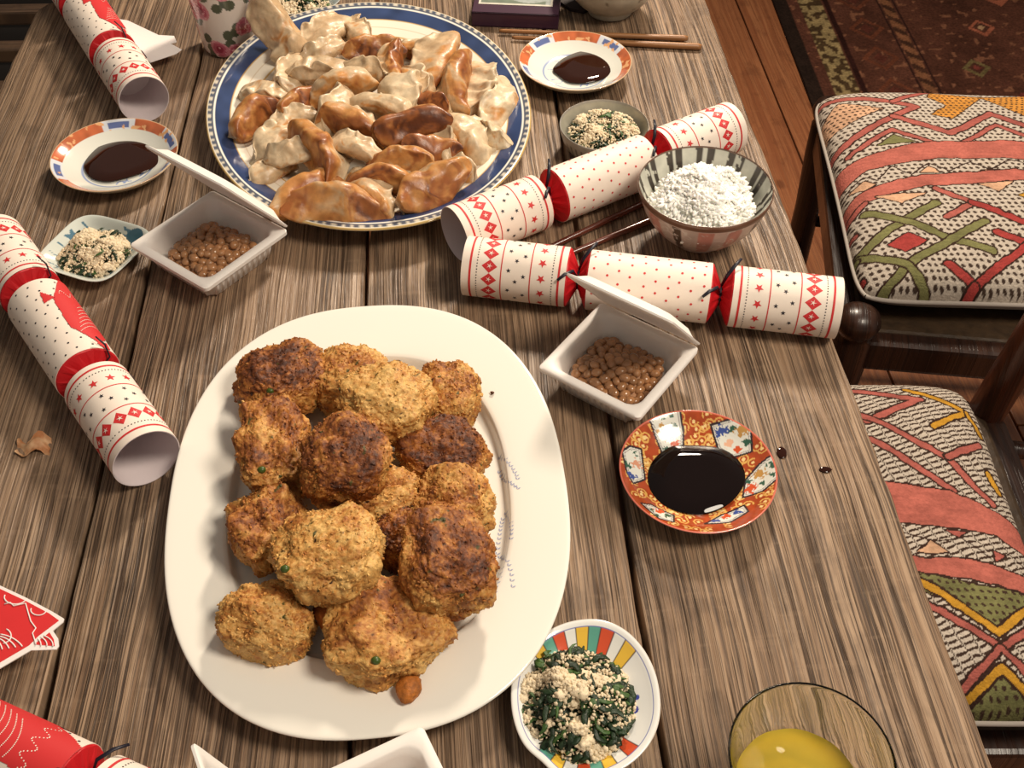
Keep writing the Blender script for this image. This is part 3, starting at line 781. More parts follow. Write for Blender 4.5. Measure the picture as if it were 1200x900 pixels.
# bowl at the far end with stone-grey glaze
TB = G(716, 27, .0); 
def grey_cols(x, y, r, th, top):
    P3 = np.c_[x, y, r]
    c = np.tile(lin((186, 178, 160)), (len(r), 1)) * (1 + .1 * vn(P3, 60, 4) + .08 * vn(P3, 200, 5))[:, None]
    c[vn(P3, 130, 9) > .72] = lin((122, 110, 94)); return c
tb = thing('stoneware_bowl', 'speckled stone-grey footed bowl at the far end of the table', 'bowl', (TB.x, TB.y + .028, TZ))
turned(bowl_prof(.060, .058, .027, .011), 120, None, grey_cols, step=.003).obj('bowl_body', painted_soft, tb, use_col=True)

# ------------------------------------------------------------------ tofu and spinach salad
def salad(label, loc, a, b, h, z0, n_crumb, n_leaf, seed, yaw=0.0, green=0.45, spill=None):
    rs = np.random.default_rng(seed); m = MB()
    def dome(x, y):
        q = (x / a) ** 2 + (y / b) ** 2
        return z0 + h * max(0.0, 1 - q ** 1.3) * (0.8 + .45 * float(vn(np.array([[x, y, seed]]), 75, seed)[0]))
    V = np.zeros((9, 30, 3))
    for i in range(9):
        for j in range(30):
            rr = .96 * i / 8; t = j * 2 * math.pi / 30; x, y = a * rr * math.cos(t), b * rr * math.sin(t); V[i, j] = (x, y, dome(x, y) - .0025)
    m.rings(V, mi=1)
    def clump(x, y): return float(vn(np.array([[x, y, seed + 5]]), 95, seed + 1)[0])
    for k in range(n_leaf):
        rr = math.sqrt(rs.uniform()) * .95; t = rs.uniform(0, 6.283); x, y = a * rr * math.cos(t), b * rr * math.sin(t)
        if clump(x, y) > .25 and rs.uniform() < .7: continue
        z = dome(x, y) + rs.uniform(-.001, .0015); L = rs.uniform(.005, .015); an = rs.uniform(0, 6.283); cv = rs.uniform(-3, 3); el = rs.uniform(-.25, .3)
        wv = rs.uniform(.0009, .0026); pts = []
        px, py, pz = x, y, z
        for q in range(5):
            k_ = max(1.0, math.hypot(px / a, py / b) / .97); px, py = px / k_, py / k_
            pts.append((px + rs.normal() * .0005, py + rs.normal() * .0005, max(pz, z0 - .001) + rs.normal() * .0006)); px += math.cos(an) * L / 4; py += math.sin(an) * L / 4; pz += el * L / 4; an += cv / 4; el -= .25
        m.tube(pts, [wv * .5, wv, wv * 1.05, wv * .8, wv * .25], 6, mi=1 if rs.uniform() < .72 else 2, flat=.22)
    gv, gf = ICO1
    for k in range(int(n_crumb * 1.5)):
        rr = math.sqrt(rs.uniform()); t = rs.uniform(0, 6.283); x, y = a * rr * math.cos(t), b * rr * math.sin(t)
        cl = clump(x, y)
        if cl < .0 and rs.uniform() < .62: continue
        s = rs.uniform(.0006, .0017) * (1.35 if cl > .3 else 1)
        d = gv * (1 + rs.uniform(-.3, .3, (len(gv), 1))) * np.array([1, 1, .8]) * s
        m.add(d @ rand_rot(rs).T + (x, y, dome(x, y) + rs.uniform(0, .0022) + (.0015 if cl > .25 else 0)), gf, 0)
    for k in range(int(n_crumb / 34)):             # bigger lumps of tofu
        rr = math.sqrt(rs.uniform()) * .93; t = rs.uniform(0, 6.283); x, y = a * rr * math.cos(t), b * rr * math.sin(t)
        if clump(x, y) < .0: continue
        s = rs.uniform(.0022, .0046); q = ICO3[0]; d = q * (1 + .35 * vn(q, 2.2, k) + .22 * vn(q, 5, k + 1))[:, None] * np.array([1, 1, .7]) * s
        m.add(d @ np.array(Matrix.Rotation(rs.uniform(0, 6.28), 3, 'Z')).T + (x, y, dome(x, y) + .001), ICO3[1], 0)
    for (x, y) in (spill or []):
        pts = [(x, y, z0 + .004), (x * 1.12, y * 1.1, z0 + .007), (x * 1.28, y * 1.2, z0 + .004), (x * 1.38, y * 1.32, z0 - .001)]
        m.tube(pts, [.001, .0022, .0018, .0006], 6, mi=2, flat=.4)
    o = m.obj('spinach_tofu_salad', [tofu, spinach, spinach2], smooth=True); o.location = loc; o.rotation_euler = (0, 0, yaw)
    tag(o, label, 'salad', kind='stuff')

# colourful striped dish, near edge of the table
CD = G(686, 816, .016)
cd_a, cd_b = .0458, .0545
def cd_outline(th):
    k = (np.abs(np.cos(th)) ** 2.35 + np.abs(np.sin(th)) ** 2.35) ** (-1 / 2.35)
    k = k * (1 + .025 * np.cos(4 * th + .6) + .03 * np.cos(2 * th - 1.2) - .05 * np.exp(-((th - R(232)) / .22) ** 2) + .04 * np.exp(-((th - R(262)) / .25) ** 2))
    return cd_a * k * np.cos(th), cd_b * k * np.sin(th)
def cd_cols(x, y, r, th, top):
    c = np.tile(lin((226, 226, 222)), (len(r), 1)); a = np.degrees(th) % 360
    COLS = [(206, 82, 48), (92, 158, 140), (226, 184, 66), (228, 228, 222)]
    rib = (r > .56) & (r < .90) & top
    def fan(a0, a1, n, start):
        wv = (a1 - a0) / n
        for k in range(n):
            m_ = rib & (a >= a0 + k * wv) & (a < a0 + (k + 1) * wv)
            c[m_] = lin(COLS[(start + k) % 4])
            e = rib & ((np.abs(a - (a0 + k * wv)) < .5) | (np.abs(a - (a0 + (k + 1) * wv)) < .5)); c[e] = lin((70, 56, 52))
    # clockwise in the photo: yellow, white, red, teal, yellow, white, red, teal, yellow
    fan(38, 142, 9, 2)
    c_a = None
    fan(225, 318, 8, 1)
    for q0 in (.905, .55):
        ln = (np.abs(r - q0) < .007) & top; c[ln] = lin((96, 104, 168))
    for (cx, cy, rad, col) in ((.031, -.006, .0028, (60, 66, 150)), (.030, -.001, .0026, (120, 40, 60)), (.033, .002, .0020, (70, 80, 160)), (.027, -.009, .0022, (70, 80, 160)), (-.031, .004, .0024, (90, 90, 160))):
        c[(np.hypot(x - cx, y - cy) < rad) & top] = lin(col)
    c[(r > .985)] = lin((214, 208, 200)); c[~top & (np.abs(r - .88) < .02)] = lin((120, 60, 40))
    return c
cprof = smooth_prof([(0, .0055), (.48, .0055), (.56, .007), (.80, .013), (.94, .0175), (1.0, .0175), (1.0, .016), (.80, .0095), (.60, .003), (.55, .0025), (.55, .0003), (.5, .0003), (.5, .003), (0, .003)], 2)
cdish = thing('striped_dish', 'small white dish with fans of red, teal and yellow stripes', 'dish', (CD.x, CD.y, TZ))
turned(cprof, 360, cd_outline, cd_cols, step=.012).obj('dish_body', painted, cdish, use_col=True)
salad('tofu and spinach salad heaped on the colour-striped dish', (CD.x - .0060, CD.y - .003, TZ), .0375, .040, .021, .008, 2600, 520, 21, spill=[(-.030, -.006), (-.028, -.010)])

# square pale dish by the cracker
SD = G(109, 291, .014)
def sd_outline(th):
    n = 4.2; c, s = np.cos(th), np.sin(th); k = (np.abs(c) ** n + np.abs(s) ** n) ** (-1.0 / n); k = k * (1 + .03 * np.cos(th - 1)); return .0415 * k * c, .041 * k * s
def sd_cols(x, y, r, th, top):
    P3 = np.c_[x, y, 0 * x]
    c = np.tile(lin((206, 212, 204)), (len(r), 1))
    m_ = top & (np.abs(vn(P3, 90, 3)) < .10) & (r > .6) & (r < .9); c[m_] = lin((84, 120, 140))
    m_ = top & (np.hypot(x - .022, y - .030) < .009); c[m_] = lin((62, 100, 118)); return c
sdish = thing('square_dish', 'pale blue-white square dish of salad beside the long paper cracker', 'dish', (SD.x, SD.y, TZ), (0, 0, R(-22)))
turned(smooth_prof([(0, .005), (.55, .005), (.68, .0065), (.92, .0145), (1.0, .0155), (1.0, .014), (.75, .006), (.62, .002), (.60, .0003), (.55, .0003), (.55, .003), (0, .003)], 2), 240, sd_outline, sd_cols, step=.03).obj('dish_body', painted, sdish, use_col=True)
salad('tofu and spinach salad heaped on the pale square dish', (SD.x + .001, SD.y - .003, TZ), .0315, .0315, .018, .0065, 1900, 260, 33, yaw=R(-20))

# ribbed small bowl behind the crackers
SB = G(708, 147, .028); SBR = .0442
def sb_cols(x, y, r, th, top):
    c = np.tile(lin((170, 166, 150)), (len(r), 1)); c[~top & (np.sin(th * 40) > .2)] = lin((112, 106, 98)); c[r > SBR * .985] = lin((160, 156, 148)); return c
sbowl = thing('ribbed_bowl', 'small grey ribbed bowl of salad behind the paper crackers', 'bowl', (SB.x, SB.y, TZ))
turned(smooth_prof([(0, .006), (.028, .006), (.036, .009), (.042, .022), (SBR, .029), (SBR, .0298), (SBR + .001, .029), (.0435, .020), (.038, .006), (.030, .0008), (.026, .0008), (.026, .002), (0, .002)], 2), 240, None, sb_cols, step=.0015,
       wave=None).obj('bowl_body', painted_soft, sbowl, use_col=True)
salad('tofu and spinach salad filling the small ribbed bowl', (SB.x, SB.y, TZ), .0355, .0355, .011, .019, 1900, 300, 44)

# salad plate at the far end behind the dumplings
FD = G(348, 2, .014)
fdish = thing('glass_dish', 'grey-blue dish of salad beyond the dumpling platter', 'dish', (FD.x, FD.y + .012, TZ))
def fd_cols(x, y, r, th, top): 
    c = np.tile(lin((150, 160, 160)), (len(r), 1)); c[r > .985] = lin((190, 196, 196)); return c
turned(smooth_prof([(0, .005), (.55, .005), (.7, .007), (.95, .0155), (1.0, .0165), (1.0, .015), (.75, .006), (.62, .001), (.55, .0006), (.55, .003), (0, .003)], 2), 120, superell(.052, .046, 2.2), fd_cols, step=.04).obj('dish_body', painted, fdish, use_col=True)
salad('tofu and spinach salad on the dish beyond the dumpling platter', (FD.x - .004, FD.y + .010, TZ), .042, .036, .014, .0065, 1500, 260, 55)

# ------------------------------------------------------------------ dumplings
def gyoza(name, L, W, H, bend, seed, pal, brown):
    """half-moon dumpling: folded fin up (+z), fried base down; pal/brown colour it"""
    nu, nr = 78, 48; rs = np.random.default_rng(seed)
    u = np.linspace(-1, 1, nu)[:, None]; t = (np.arange(nr) / nr)[None, :]
    side = np.where(t < .5, 1.0, -1.0); sv = np.clip(np.where(t < .5, t * 2, 2 - t * 2), 0, 1)
    KN = [0, .10, .20, .27, .36, .50, .63, .73, .83, .92, 1]
    z = np.interp(sv, KN, [0, 0, .01, .05, .16, .34, .50, .62, .74, .86, 1]); prof = np.interp(sv, KN, [0, .32, .62, .86, 1.0, 1.02, .92, .70, .38, .17, .09])
    ends = np.maximum(0, 1 - np.abs(u) ** 2.6)
    hh = H * (.22 + .78 * ends ** .55); ww = W * (.10 + .90 * ends ** .62)
    fin = sstep(.52, .92, z)
    ph = rs.uniform(0, 6.28, 4); am = rs.uniform(.4, 1.0, 4)
    fold = am[0] * np.sin(u * 7.5 + ph[0]) + am[1] * np.sin(u * 11.5 + ph[1]) + .6 * am[2] * np.sin(u * 17 + ph[2])
    lean = rs.uniform(-.55, .55)
    y = side * ww * prof + fin * W * (.13 * fold * (1 - .5 * u * u) + lean) + bend * u * u
    zz = hh * (z - fin * .10 * abs(lean)) + fin * H * .045 * np.roll(fold, 3, 0)
    # pleats pressed into the upper belly on one side
    y = y - side * (side > 0) * sstep(.30, .75, z) * (1 - fin * .5) * W * .10 * np.maximum(0, np.sin(u * 13 + ph[3]))
    x = u * L * (1 - .05 * fin) + 0 * z
    P = np.stack([x, y, zz], 2).reshape(-1, 3); zt = np.broadcast_to(z, (nu, nr)).ravel(); sd = np.broadcast_to(side, (nu, nr)).ravel()
    q = P / L; q2 = q + .35 * np.c_[vn(q, 2.1, seed + 20), vn(q, 2.1, seed + 21), vn(q, 2.1, seed + 22)]
    P = P + np.c_[vn(q, 1.7, seed), vn(q, 1.7, seed + 1), vn(q, 1.7, seed + 2)] * L * .12 + np.c_[vn(q, 4.2, seed + 3), vn(q, 4.2, seed + 4), vn(q, 4.2, seed + 5)] * L * .045
    n1 = vn(q2, 1.7, seed + 7); n2 = vn(q2, 4.5, seed + 8); n3 = vn(q2, 10, seed + 9)
    base = lin((186, 156, 120)); pale = lin((214, 194, 162)); gold = lin((190, 134, 76)); brn = lin((146, 86, 44)); drk = lin((92, 50, 30))
    f = np.clip(pal - .1 + .55 * n1 + .5 * n2 + .3 * n3 + .3 * (zt - .4), 0, 1)[:, None]
    c = base * (1 - f) + pale * f
    br = brown * 1.05 + (.34 - zt) * 1.25 * (.30 + brown) + .36 * n1 + .32 * n2 + .26 * n3 - .02
    g1 = sstep(.10, .50, br)[:, None]; g2 = sstep(.48, .95, br)[:, None]; g3 = sstep(.95, 1.35, br)[:, None]
    c = c * (1 - g1) + gold * g1; c = c * (1 - g2) + brn * g2; c = c * (1 - g3) + drk * g3
    m = MB(); m.rings(P.reshape(nu, nr, 3), True, True, True, cols=c)
    return m.mesh(name, dough, True, True)
# crop-space list: x, y, image angle of the long axis, length, browning 0..1, roll, lift
DUMP = [
 (305,105,-62,205,.10,78,.030),(470,95,35,165,.02,25,.012),(565,100,-45,110,.15,20,.008),(620,158,5,200,.55,120,.012),(780,155,-5,160,.40,60,.006),
 (440,172,20,180,.02,20,.018),(440,222,0,215,.08,-25,.026),(600,238,-15,165,.30,40,.022),(330,258,80,130,.25,30,.010),(505,278,10,235,.18,80,.032),
 (682,218,80,110,.60,100,.024),(722,292,85,150,.05,-30,.036),(818,208,60,165,.42,70,.018),(790,288,-60,125,.40,50,.026),(882,282,85,200,.40,95,.022),
 (975,302,60,165,.12,-25,.010),(872,205,30,120,.05,10,.008),(1030,348,60,180,.10,40,.006),(252,312,-10,180,.15,-40,.010),(215,392,40,200,.58,110,.010),
 (378,345,30,180,.56,120,.020),(495,348,60,160,.05,15,.032),(650,348,-10,225,.12,70,.034),(802,352,-10,150,.60,120,.026),(342,398,15,165,.20,30,.022),
 (290,462,35,200,.15,45,.014),(560,402,-15,215,.45,85,.036),(742,424,10,240,.60,115,.032),(850,442,-50,150,.05,20,.026),(942,455,-40,200,.12,60,.010),
 (1010,452,-30,125,.03,-20,.008),(455,505,-52,255,.45,100,.026),(350,515,0,150,.03,0,.024),(285,565,30,145,.18,40,.008),(560,492,-15,190,.10,60,.030),
 (715,535,0,205,.42,110,.024),(820,500,0,140,.62,120,.022),(902,545,-30,150,.15,50,.012),(640,592,0,215,.55,95,.016),(812,618,25,255,.46,125,.016),
 (385,645,25,250,.40,115,.012),(505,682,-2,310,.38,130,.012),(622,655,-40,180,.50,80,.010)]
DLAB = {1: 'pale crinkled dumpling against the far rim, next to the upright one', 3: 'browned dumpling near the far rim of the blue-rimmed platter, fried side up',
 9: 'long pale tan dumpling lying across the upper middle of the pile', 14: 'tan dumpling standing lengthwise beside the pale ones near the right blue rim',
 17: 'pale yellowish dumpling at the pile edge closest to the orange-rimmed dish', 19: 'dark glossy dumpling at the pile edge closest to the natto box side',
 26: 'tan-brown dumpling on top of the pile, end to end with the darkest one', 27: 'long dark red-brown dumpling on top at the centre of the pile',
 29: 'pale tan dumpling at the pile edge closest to the small ribbed bowl', 31: 'long brown dumpling slanting down beside the small pale ones',
 36: 'short scorched dumpling just below the long dark red-brown one', 38: 'brown dumpling wedged behind the three golden ones along the near rim',
 39: 'plump golden dumpling slanting along the near rim, closest to the crackers', 40: 'golden crisp dumpling at the near rim beside the natto box lid',
 41: 'longest golden dumpling lying along the near rim of the blue-rimmed platter', 42: 'brown curled dumpling between the two golden ones at the near rim'}
for i, (cx, cy, ang, ln, br, roll, lift) in enumerate(DUMP):
    px, py = 220 + cx / 2.857, cy / 2.857; half = ln / 2.857 / 2
    zc = .016 + lift
    ax, ay = math.cos(R(ang)) * half, -math.sin(R(ang)) * half
    A = G(px - ax, py - ay, zc); B = G(px + ax, py + ay, zc); C0 = G(px, py, zc)
    wl = (B - A).length; yaw = math.atan2(B.y - A.y, B.x - A.x)
    hl = min(max(wl / 2 * 1.10, .029), .048)
    W_ = hl * .43; H_ = hl * .82
    me = gyoza('dumpling', hl, W_, H_, hl * random.uniform(-.22, .22), 100 + i, random.uniform(.3, .9), br)
    if i in DLAB: lab, grp = DLAB[i], None
    elif i == 0: lab, grp = 'upright half-moon dumpling leaning over the blue rim beside the floral cup', None
    elif br < .25: lab, grp = 'pale soft pleated dumpling in the pile on the blue-rimmed platter', 'pale dumplings in the pile'
    elif br < .50: lab, grp = 'golden fried dumpling in the pile on the blue-rimmed platter', 'golden dumplings in the pile'
    else: lab, grp = 'dark browned dumpling in the pile on the blue-rimmed platter', 'dark browned dumplings in the pile'
    o = link('dumpling', me); tag(o, lab, 'dumpling', grp)
    # roll about the long axis so that the fried base can face up; centre the shape on its point
    rot = Matrix.Rotation(yaw, 4, 'Z') @ Matrix.Rotation(R(random.uniform(-10, 10)), 4, 'Y') @ Matrix.Rotation(R(-roll if True else roll), 4, 'X')
    if i == 0:                                   # stands against the rim: side to the front, fried base to the right
        r_, u_ = Vector((1, 0, 0)), Vector((0, .55, .835)).normalized()
        X_ = r_ * .58 - u_ * .81; Z_ = -r_ * .81 - u_ * .58; Y_ = Z_.cross(X_)
        rot = Matrix((X_, Y_, Z_)).transposed().to_4x4()
    off = rot @ Vector((0, 0, H_ * .45))
    o.matrix_world = Matrix.Translation(C0 - off) @ rot

# ------------------------------------------------------------------ croquettes
def croquette(label, px, py, w_px, h_px, zc, tone, yaw=0, thick=.021, peas=0, seed=0, tilt=(0, 0), lump=1.0, drip=False):
    sc = px_scale(py, zc) / 1.03; a = w_px / sc; hh = h_px / sc
    th = math.atan((450 - py) / F_PX); al = PITCH - th
    b = math.sqrt(max((hh ** 2 - (thick * math.cos(al)) ** 2), (.5 * hh) ** 2)) / math.sin(al)
    v, f = ICO6
    p = v.copy()
    p = np.sign(p) * np.abs(p) ** np.array([.95, .95, .62])
    n = lambda s, k: vn(v, s, seed * 10 + k)
    d = 1 + lump * (.17 * n(1.5, 1) + .11 * n(3.0, 2)) + .045 * n(7, 3) + .030 * n(15, 4) + .026 * n(30, 5) + .022 * n(52, 13)
    p = p * d[:, None] * np.array([a, b, thick])
    face = sstep(.25, .8, np.abs(v[:, 2]))
    t = np.clip(.01 + tone * (.62 + .48 * face) + .24 * n(2.0, 6) + .20 * n(5, 7) + .20 * n(13, 8) + .20 * n(32, 9) + .14 * n(60, 14), 0, 1)
    ramp = np.array([lin(q) for q in ((214, 172, 104), (198, 144, 76), (164, 102, 46), (118, 64, 30), (68, 34, 18))])
    c = np.stack([np.interp(t, [0, .25, .5, .75, 1], ramp[:, k]) for k in range(3)], 1)
    fl = n(9, 11) > .80; c[fl] = lin((74, 70, 30))
    fl = n(13, 12) > .84; c[fl] = lin((54, 28, 14))
    m = MB(); m.add(p, f, 0, c)
    rs = np.random.default_rng(seed + 77)
    gv, gf = ICO1
    idx = rs.choice(len(v), 700, replace=False)
    for k in idx:                               # loose breadcrumb flakes on the crust
        s = rs.uniform(.0005, .0014) ; q = gv * (np.array([1.5, .8, .45]) * s)
        cc = c[k] * rs.uniform(.75, 1.35)
        m.add(q @ rand_rot(rs).T + p[k], gf, 0, np.clip(cc, 0, 1))
    if drip:
        q = ICO3[0]; pp = q * np.array([.008, .010, .006]) * (1 + .12 * vn(q, 3, 5))[:, None] + np.array([a * .55, -b * .98, -.006])
        m.add(pp, ICO3[1], 0, np.tile(lin((168, 100, 40)), (len(q), 1)) * (1 + .5 * vn(q, 5, 3))[:, None])
        pp = q * np.array([.016, .016, .009]) * (1 + .15 * vn(q, 3, 9))[:, None] + np.array([-a * .85, b * .25, -.004])
        m.add(pp, ICO3[1], 0, np.tile(lin((150, 84, 34)), (len(q), 1)) * (1 + .5 * vn(q, 5, 4))[:, None])
    C0 = G(px, py, zc)
    t_ = thing('croquette', label, 'croquette', C0, (R(tilt[0]), R(tilt[1]), R(yaw)))
    m.obj('crust', crust, t_, use_col=True)
    for k in range(peas):
        an = rs.uniform(3.6, 5.8) if k else rs.uniform(3.9, 4.9); dirv = np.array([math.cos(an) * .75, math.sin(an) * .6, .55]); dirv /= np.linalg.norm(dirv)
        j = int(np.argmax(v @ dirv)); mm = MB(); mm.add(ICO2[0] * np.array([.0032, .0028, .0026]) + p[j], ICO2[1]); mm.obj('pea', pea_m, t_)
CROQ = [
 ('dark round croquette with a pea at its edge, nearest the bird-print cracker', 332, 446, 49, 43, .034, .66, 20, .021, 1),
 ('golden herb-flecked croquette at the far end, behind the pale greenish one', 414, 447, 44, 40, .028, .32, -20, .022, 0),
 ('pale greenish-gold croquette with herb flecks, leaning on two others at the far end', 455, 474, 57, 44, .046, .14, -12, .022, 0),
 ('golden speckled croquette at the far right end beside the bare rim', 526, 464, 36, 37, .030, .34, 0, .020, 0),
 ('rugged brown croquette with a pea, below the dark round one along the rim', 323, 527, 43, 56, .038, .50, 10, .022, 1),
 ('dark crumbly round croquette lying on top in the middle of the pile', 405, 542, 55, 48, .058, .68, 0, .021, 0),
 ('dark crusty croquette at the right, between the speckled one and the bare well', 520, 533, 52, 40, .030, .72, -8, .020, 0),
 ('pale gold croquette half hidden under the dark middle one', 450, 586, 44, 34, .032, .28, 15, .020, 0),
 ('brown knobbly croquette against the left rim, beside the big golden one', 317, 620, 44, 48, .030, .48, 30, .021, 0),
 ('big flat golden croquette with pale patches lying across its neighbours', 384, 650, 62, 53, .054, .24, 0, .021, 1),
 ('orange-gold croquette with a pea poking out by the blue sprigs', 532, 596, 46, 38, .036, .34, -20, .021, 1),
 ('large dark brown crumbed croquette leaning near the blue sprigs', 524, 658, 52, 57, .050, .66, 10, .021, 0),
 ('speckled yellow-gold oval croquette at the near left of the pile', 318, 731, 56, 42, .028, .26, -14, .022, 0),
 ('wide flat croquette with scorched patches and a drip on the near rim', 452, 736, 70, 57, .032, .34, -8, .018, 1),
 ('small dark croquette buried in the gap at the centre of the pile', 468, 634, 34, 34, .026, .68, 0, .020, 0),
]
for i, (lab, px, py, wpx, hpx, zc, tone, yaw, th, peas) in enumerate(CROQ):
    croquette(lab, px, py, wpx, hpx, zc, tone, yaw, th, peas, seed=i + 1, tilt=(random.uniform(-6, 10), random.uniform(-8, 8)), drip=(i == 13), lump=1.25 if i in (4, 8, 13, 10) else .85)

# crumbs on the platter rim
for (px, py) in ((577, 461), (263, 468), (205, 700)):
    p = G(px, py, .0185); rs = np.random.default_rng(px); m = MB(); m.add(ICO1[0] * (1 + rs.uniform(-.3, .3, (12 if len(ICO1[0]) == 12 else len(ICO1[0]), 1))) * np.array([.0022, .0016, .0012]), ICO1[1], 0, np.tile(lin((84, 46, 20)), (len(ICO1[0]), 1)))
    o = m.obj('crumb', crust, use_col=True); o.location = (p.x, p.y, p.z + .0008); tag(o, 'tiny dark fried crumb on the white platter rim', 'crumb', 'crumbs on the white platter')

# ------------------------------------------------------------------ natto boxes
def natto_box(label, loc, yaw, S=.098, h=.029, open_deg=50, beans=True, blabel=None, seed=1, hinge='y'):
    """square foam tray; hinge along local +y edge, lid swung up from the closed position by open_deg"""
    t = thing('natto_box', label, 'food box', loc, (0, 0, yaw))
    def sq(s, rc, z, n=8):
        pts = []
        for cx, cy, a0 in ((1, 1, 0), (-1, 1, 90), (-1, -1, 180), (1, -1, 270)):
            for k in range(n + 1):
                a = R(a0 + 90 * k / n); pts.append((cx * (s - rc) + rc * math.cos(a), cy * (s - rc) + rc * math.sin(a), z))
        return pts
    hs = S / 2
    layers = [sq(.002, .001, .0035), sq(hs * .66, .010, .0035), sq(hs * .70, .012, .006), sq(hs * .80, .013, h - .006), sq(hs * .835, .011, h - .001), sq(hs * .86, .009, h),
              sq(hs * .97, .004, h), sq(hs, .004, h - .0012), sq(hs, .004, h - .0045), sq(hs * .90, .008, h - .005), sq(hs * .86, .010, h - .010), sq(hs * .74, .012, .001), sq(hs * .72, .012, 0), sq(.002, .001, 0)]
    m = MB(); m.rings(np.array(layers), True, True, True); m.obj('tray', foam, t, sharp=50)
    # ribs on the outer wall
    m = MB()
    for k in range(11):
        for sx, sy in ((0, -1), (0, 1), (-1, 0), (1, 0)):
            q = (-.5 + k / 10) * 1.25 * hs
            if sy: a_, b_ = (q, sy * hs * .735, .003), (q * 1.02, sy * hs * .868, h - .008)
            else: a_, b_ = (sx * hs * .735, q, .003), (sx * hs * .868, q * 1.02, h - .008)
            m.tube([a_, b_], .0018, 6)
    m.obj('wall_ribs', foam, t)
    # lid, modelled closed then swung about the hinge line y = +hs
    hl = .008
    layers = [sq(.002, .001, hl - .002), sq(hs * .78, .010, hl - .002), sq(hs * .84, .010, .0012), sq(hs * .97, .004, .0), sq(hs, .004, .001), sq(hs, .004, .0025), sq(hs * .90, .008, .0035), sq(hs * .80, .012, hl), sq(.002, .001, hl)]
    m = MB(); V = np.array(layers); V[:, :, 1] -= hs
    m.rings(V, True, True, True); lid = m.obj('lid', foam, t, sharp=50)
    lid.location = (0, hs, h + .0005); lid.rotation_euler = (-R(open_deg), 0, 0)
    if beans:
        rs = np.random.default_rng(seed); m = MB()
        a = hs * .68
        def dome(x, y):
            q = max(abs(x), abs(y)) / a; return .0075 + .014 * max(0, 1 - q ** 2.0) + .0025 * float(vn(np.array([[x, y, seed]]), 70, 3)[0])
        V = np.zeros((10, 36, 3))
        for i in range(10):
            for j in range(36):
                th = j * 2 * math.pi / 36; k_ = (abs(math.cos(th)) ** 4 + abs(math.sin(th)) ** 4) ** -.25
                rr = a * 1.0 * i / 9 * k_; x, y = rr * math.cos(th), rr * math.sin(th); V[i, j] = (x, y, dome(x, y))
        m.rings(V, mi=1)
        pts = []
        for k in range(3500):
            x, y = rs.uniform(-a, a), rs.uniform(-a, a)
            if (abs(x / a) ** 3 + abs(y / a) ** 3) > .92: continue
            if all((x - u_) ** 2 + (y - v_) ** 2 > .0054 ** 2 for u_, v_ in pts): pts.append((x, y))
        for x, y in pts:
            s = np.array([.0050, .0040, .0036]) * rs.uniform(.85, 1.15); an = rs.uniform(0, 6.28)
            c_, s_ = math.cos(an), math.sin(an)
            d = ICO2[0] * s; d = np.c_[d[:, 0] * c_ - d[:, 1] * s_, d[:, 0] * s_ + d[:, 1] * c_, d[:, 2]]
            m.add(d + (x, y, dome(x, y) + rs.uniform(-.0004, .0026)), ICO2[1], 0)
        o = m.obj('natto', [bean, bean_paste]); o.location = loc; o.rotation_euler = (0, 0, yaw)
        tag(o, blabel, 'beans', kind='stuff')
    return t
def natto_at(Lp, Bp, Rp):
    z = .028; L_, B_, R_ = G(*Lp, z), G(*Bp, z), G(*Rp, z)
    c = (L_ + R_) / 2; e = (B_ - L_) ; g = (R_ - B_)
    yaw = (math.atan2(e.y, e.x) + math.atan2(g.y, g.x) - math.pi / 2) / 2
    S = ((e.length + g.length) / 2) * .965
    return (c.x + .001, c.y - .007, TZ), yaw, S
l_, y_, s_ = natto_at((624, 427), (742, 485), (821, 397))
natto_box('open white foam natto box beside the orange and gold dish', l_, y_, s_, open_deg=50, blabel='sticky brown natto beans in the foam box by the orange and gold dish', seed=4)
l_, y_, s_ = natto_at((152, 279), (244, 337), (338, 266))
natto_box('open white foam natto box between the square dish and the dumpling platter', l_, y_, s_, open_deg=54, blabel='sticky brown natto beans in the foam box by the dumpling platter', seed=9)
c0 = G(495, 850, .028); yw = R(27)
ctr = c0 - Vector((math.cos(yw), math.sin(yw), 0)) * .049 - Vector((-math.sin(yw), math.cos(yw), 0)) * .049
# hinge on its left side: turn the box so local +y points left
natto_box('open white foam natto box touching the near rim of the white platter', (ctr.x, ctr.y, TZ), yw + math.pi / 2, .098, open_deg=104, blabel='sticky brown natto beans in the foam box nearest the white platter rim', seed=13)

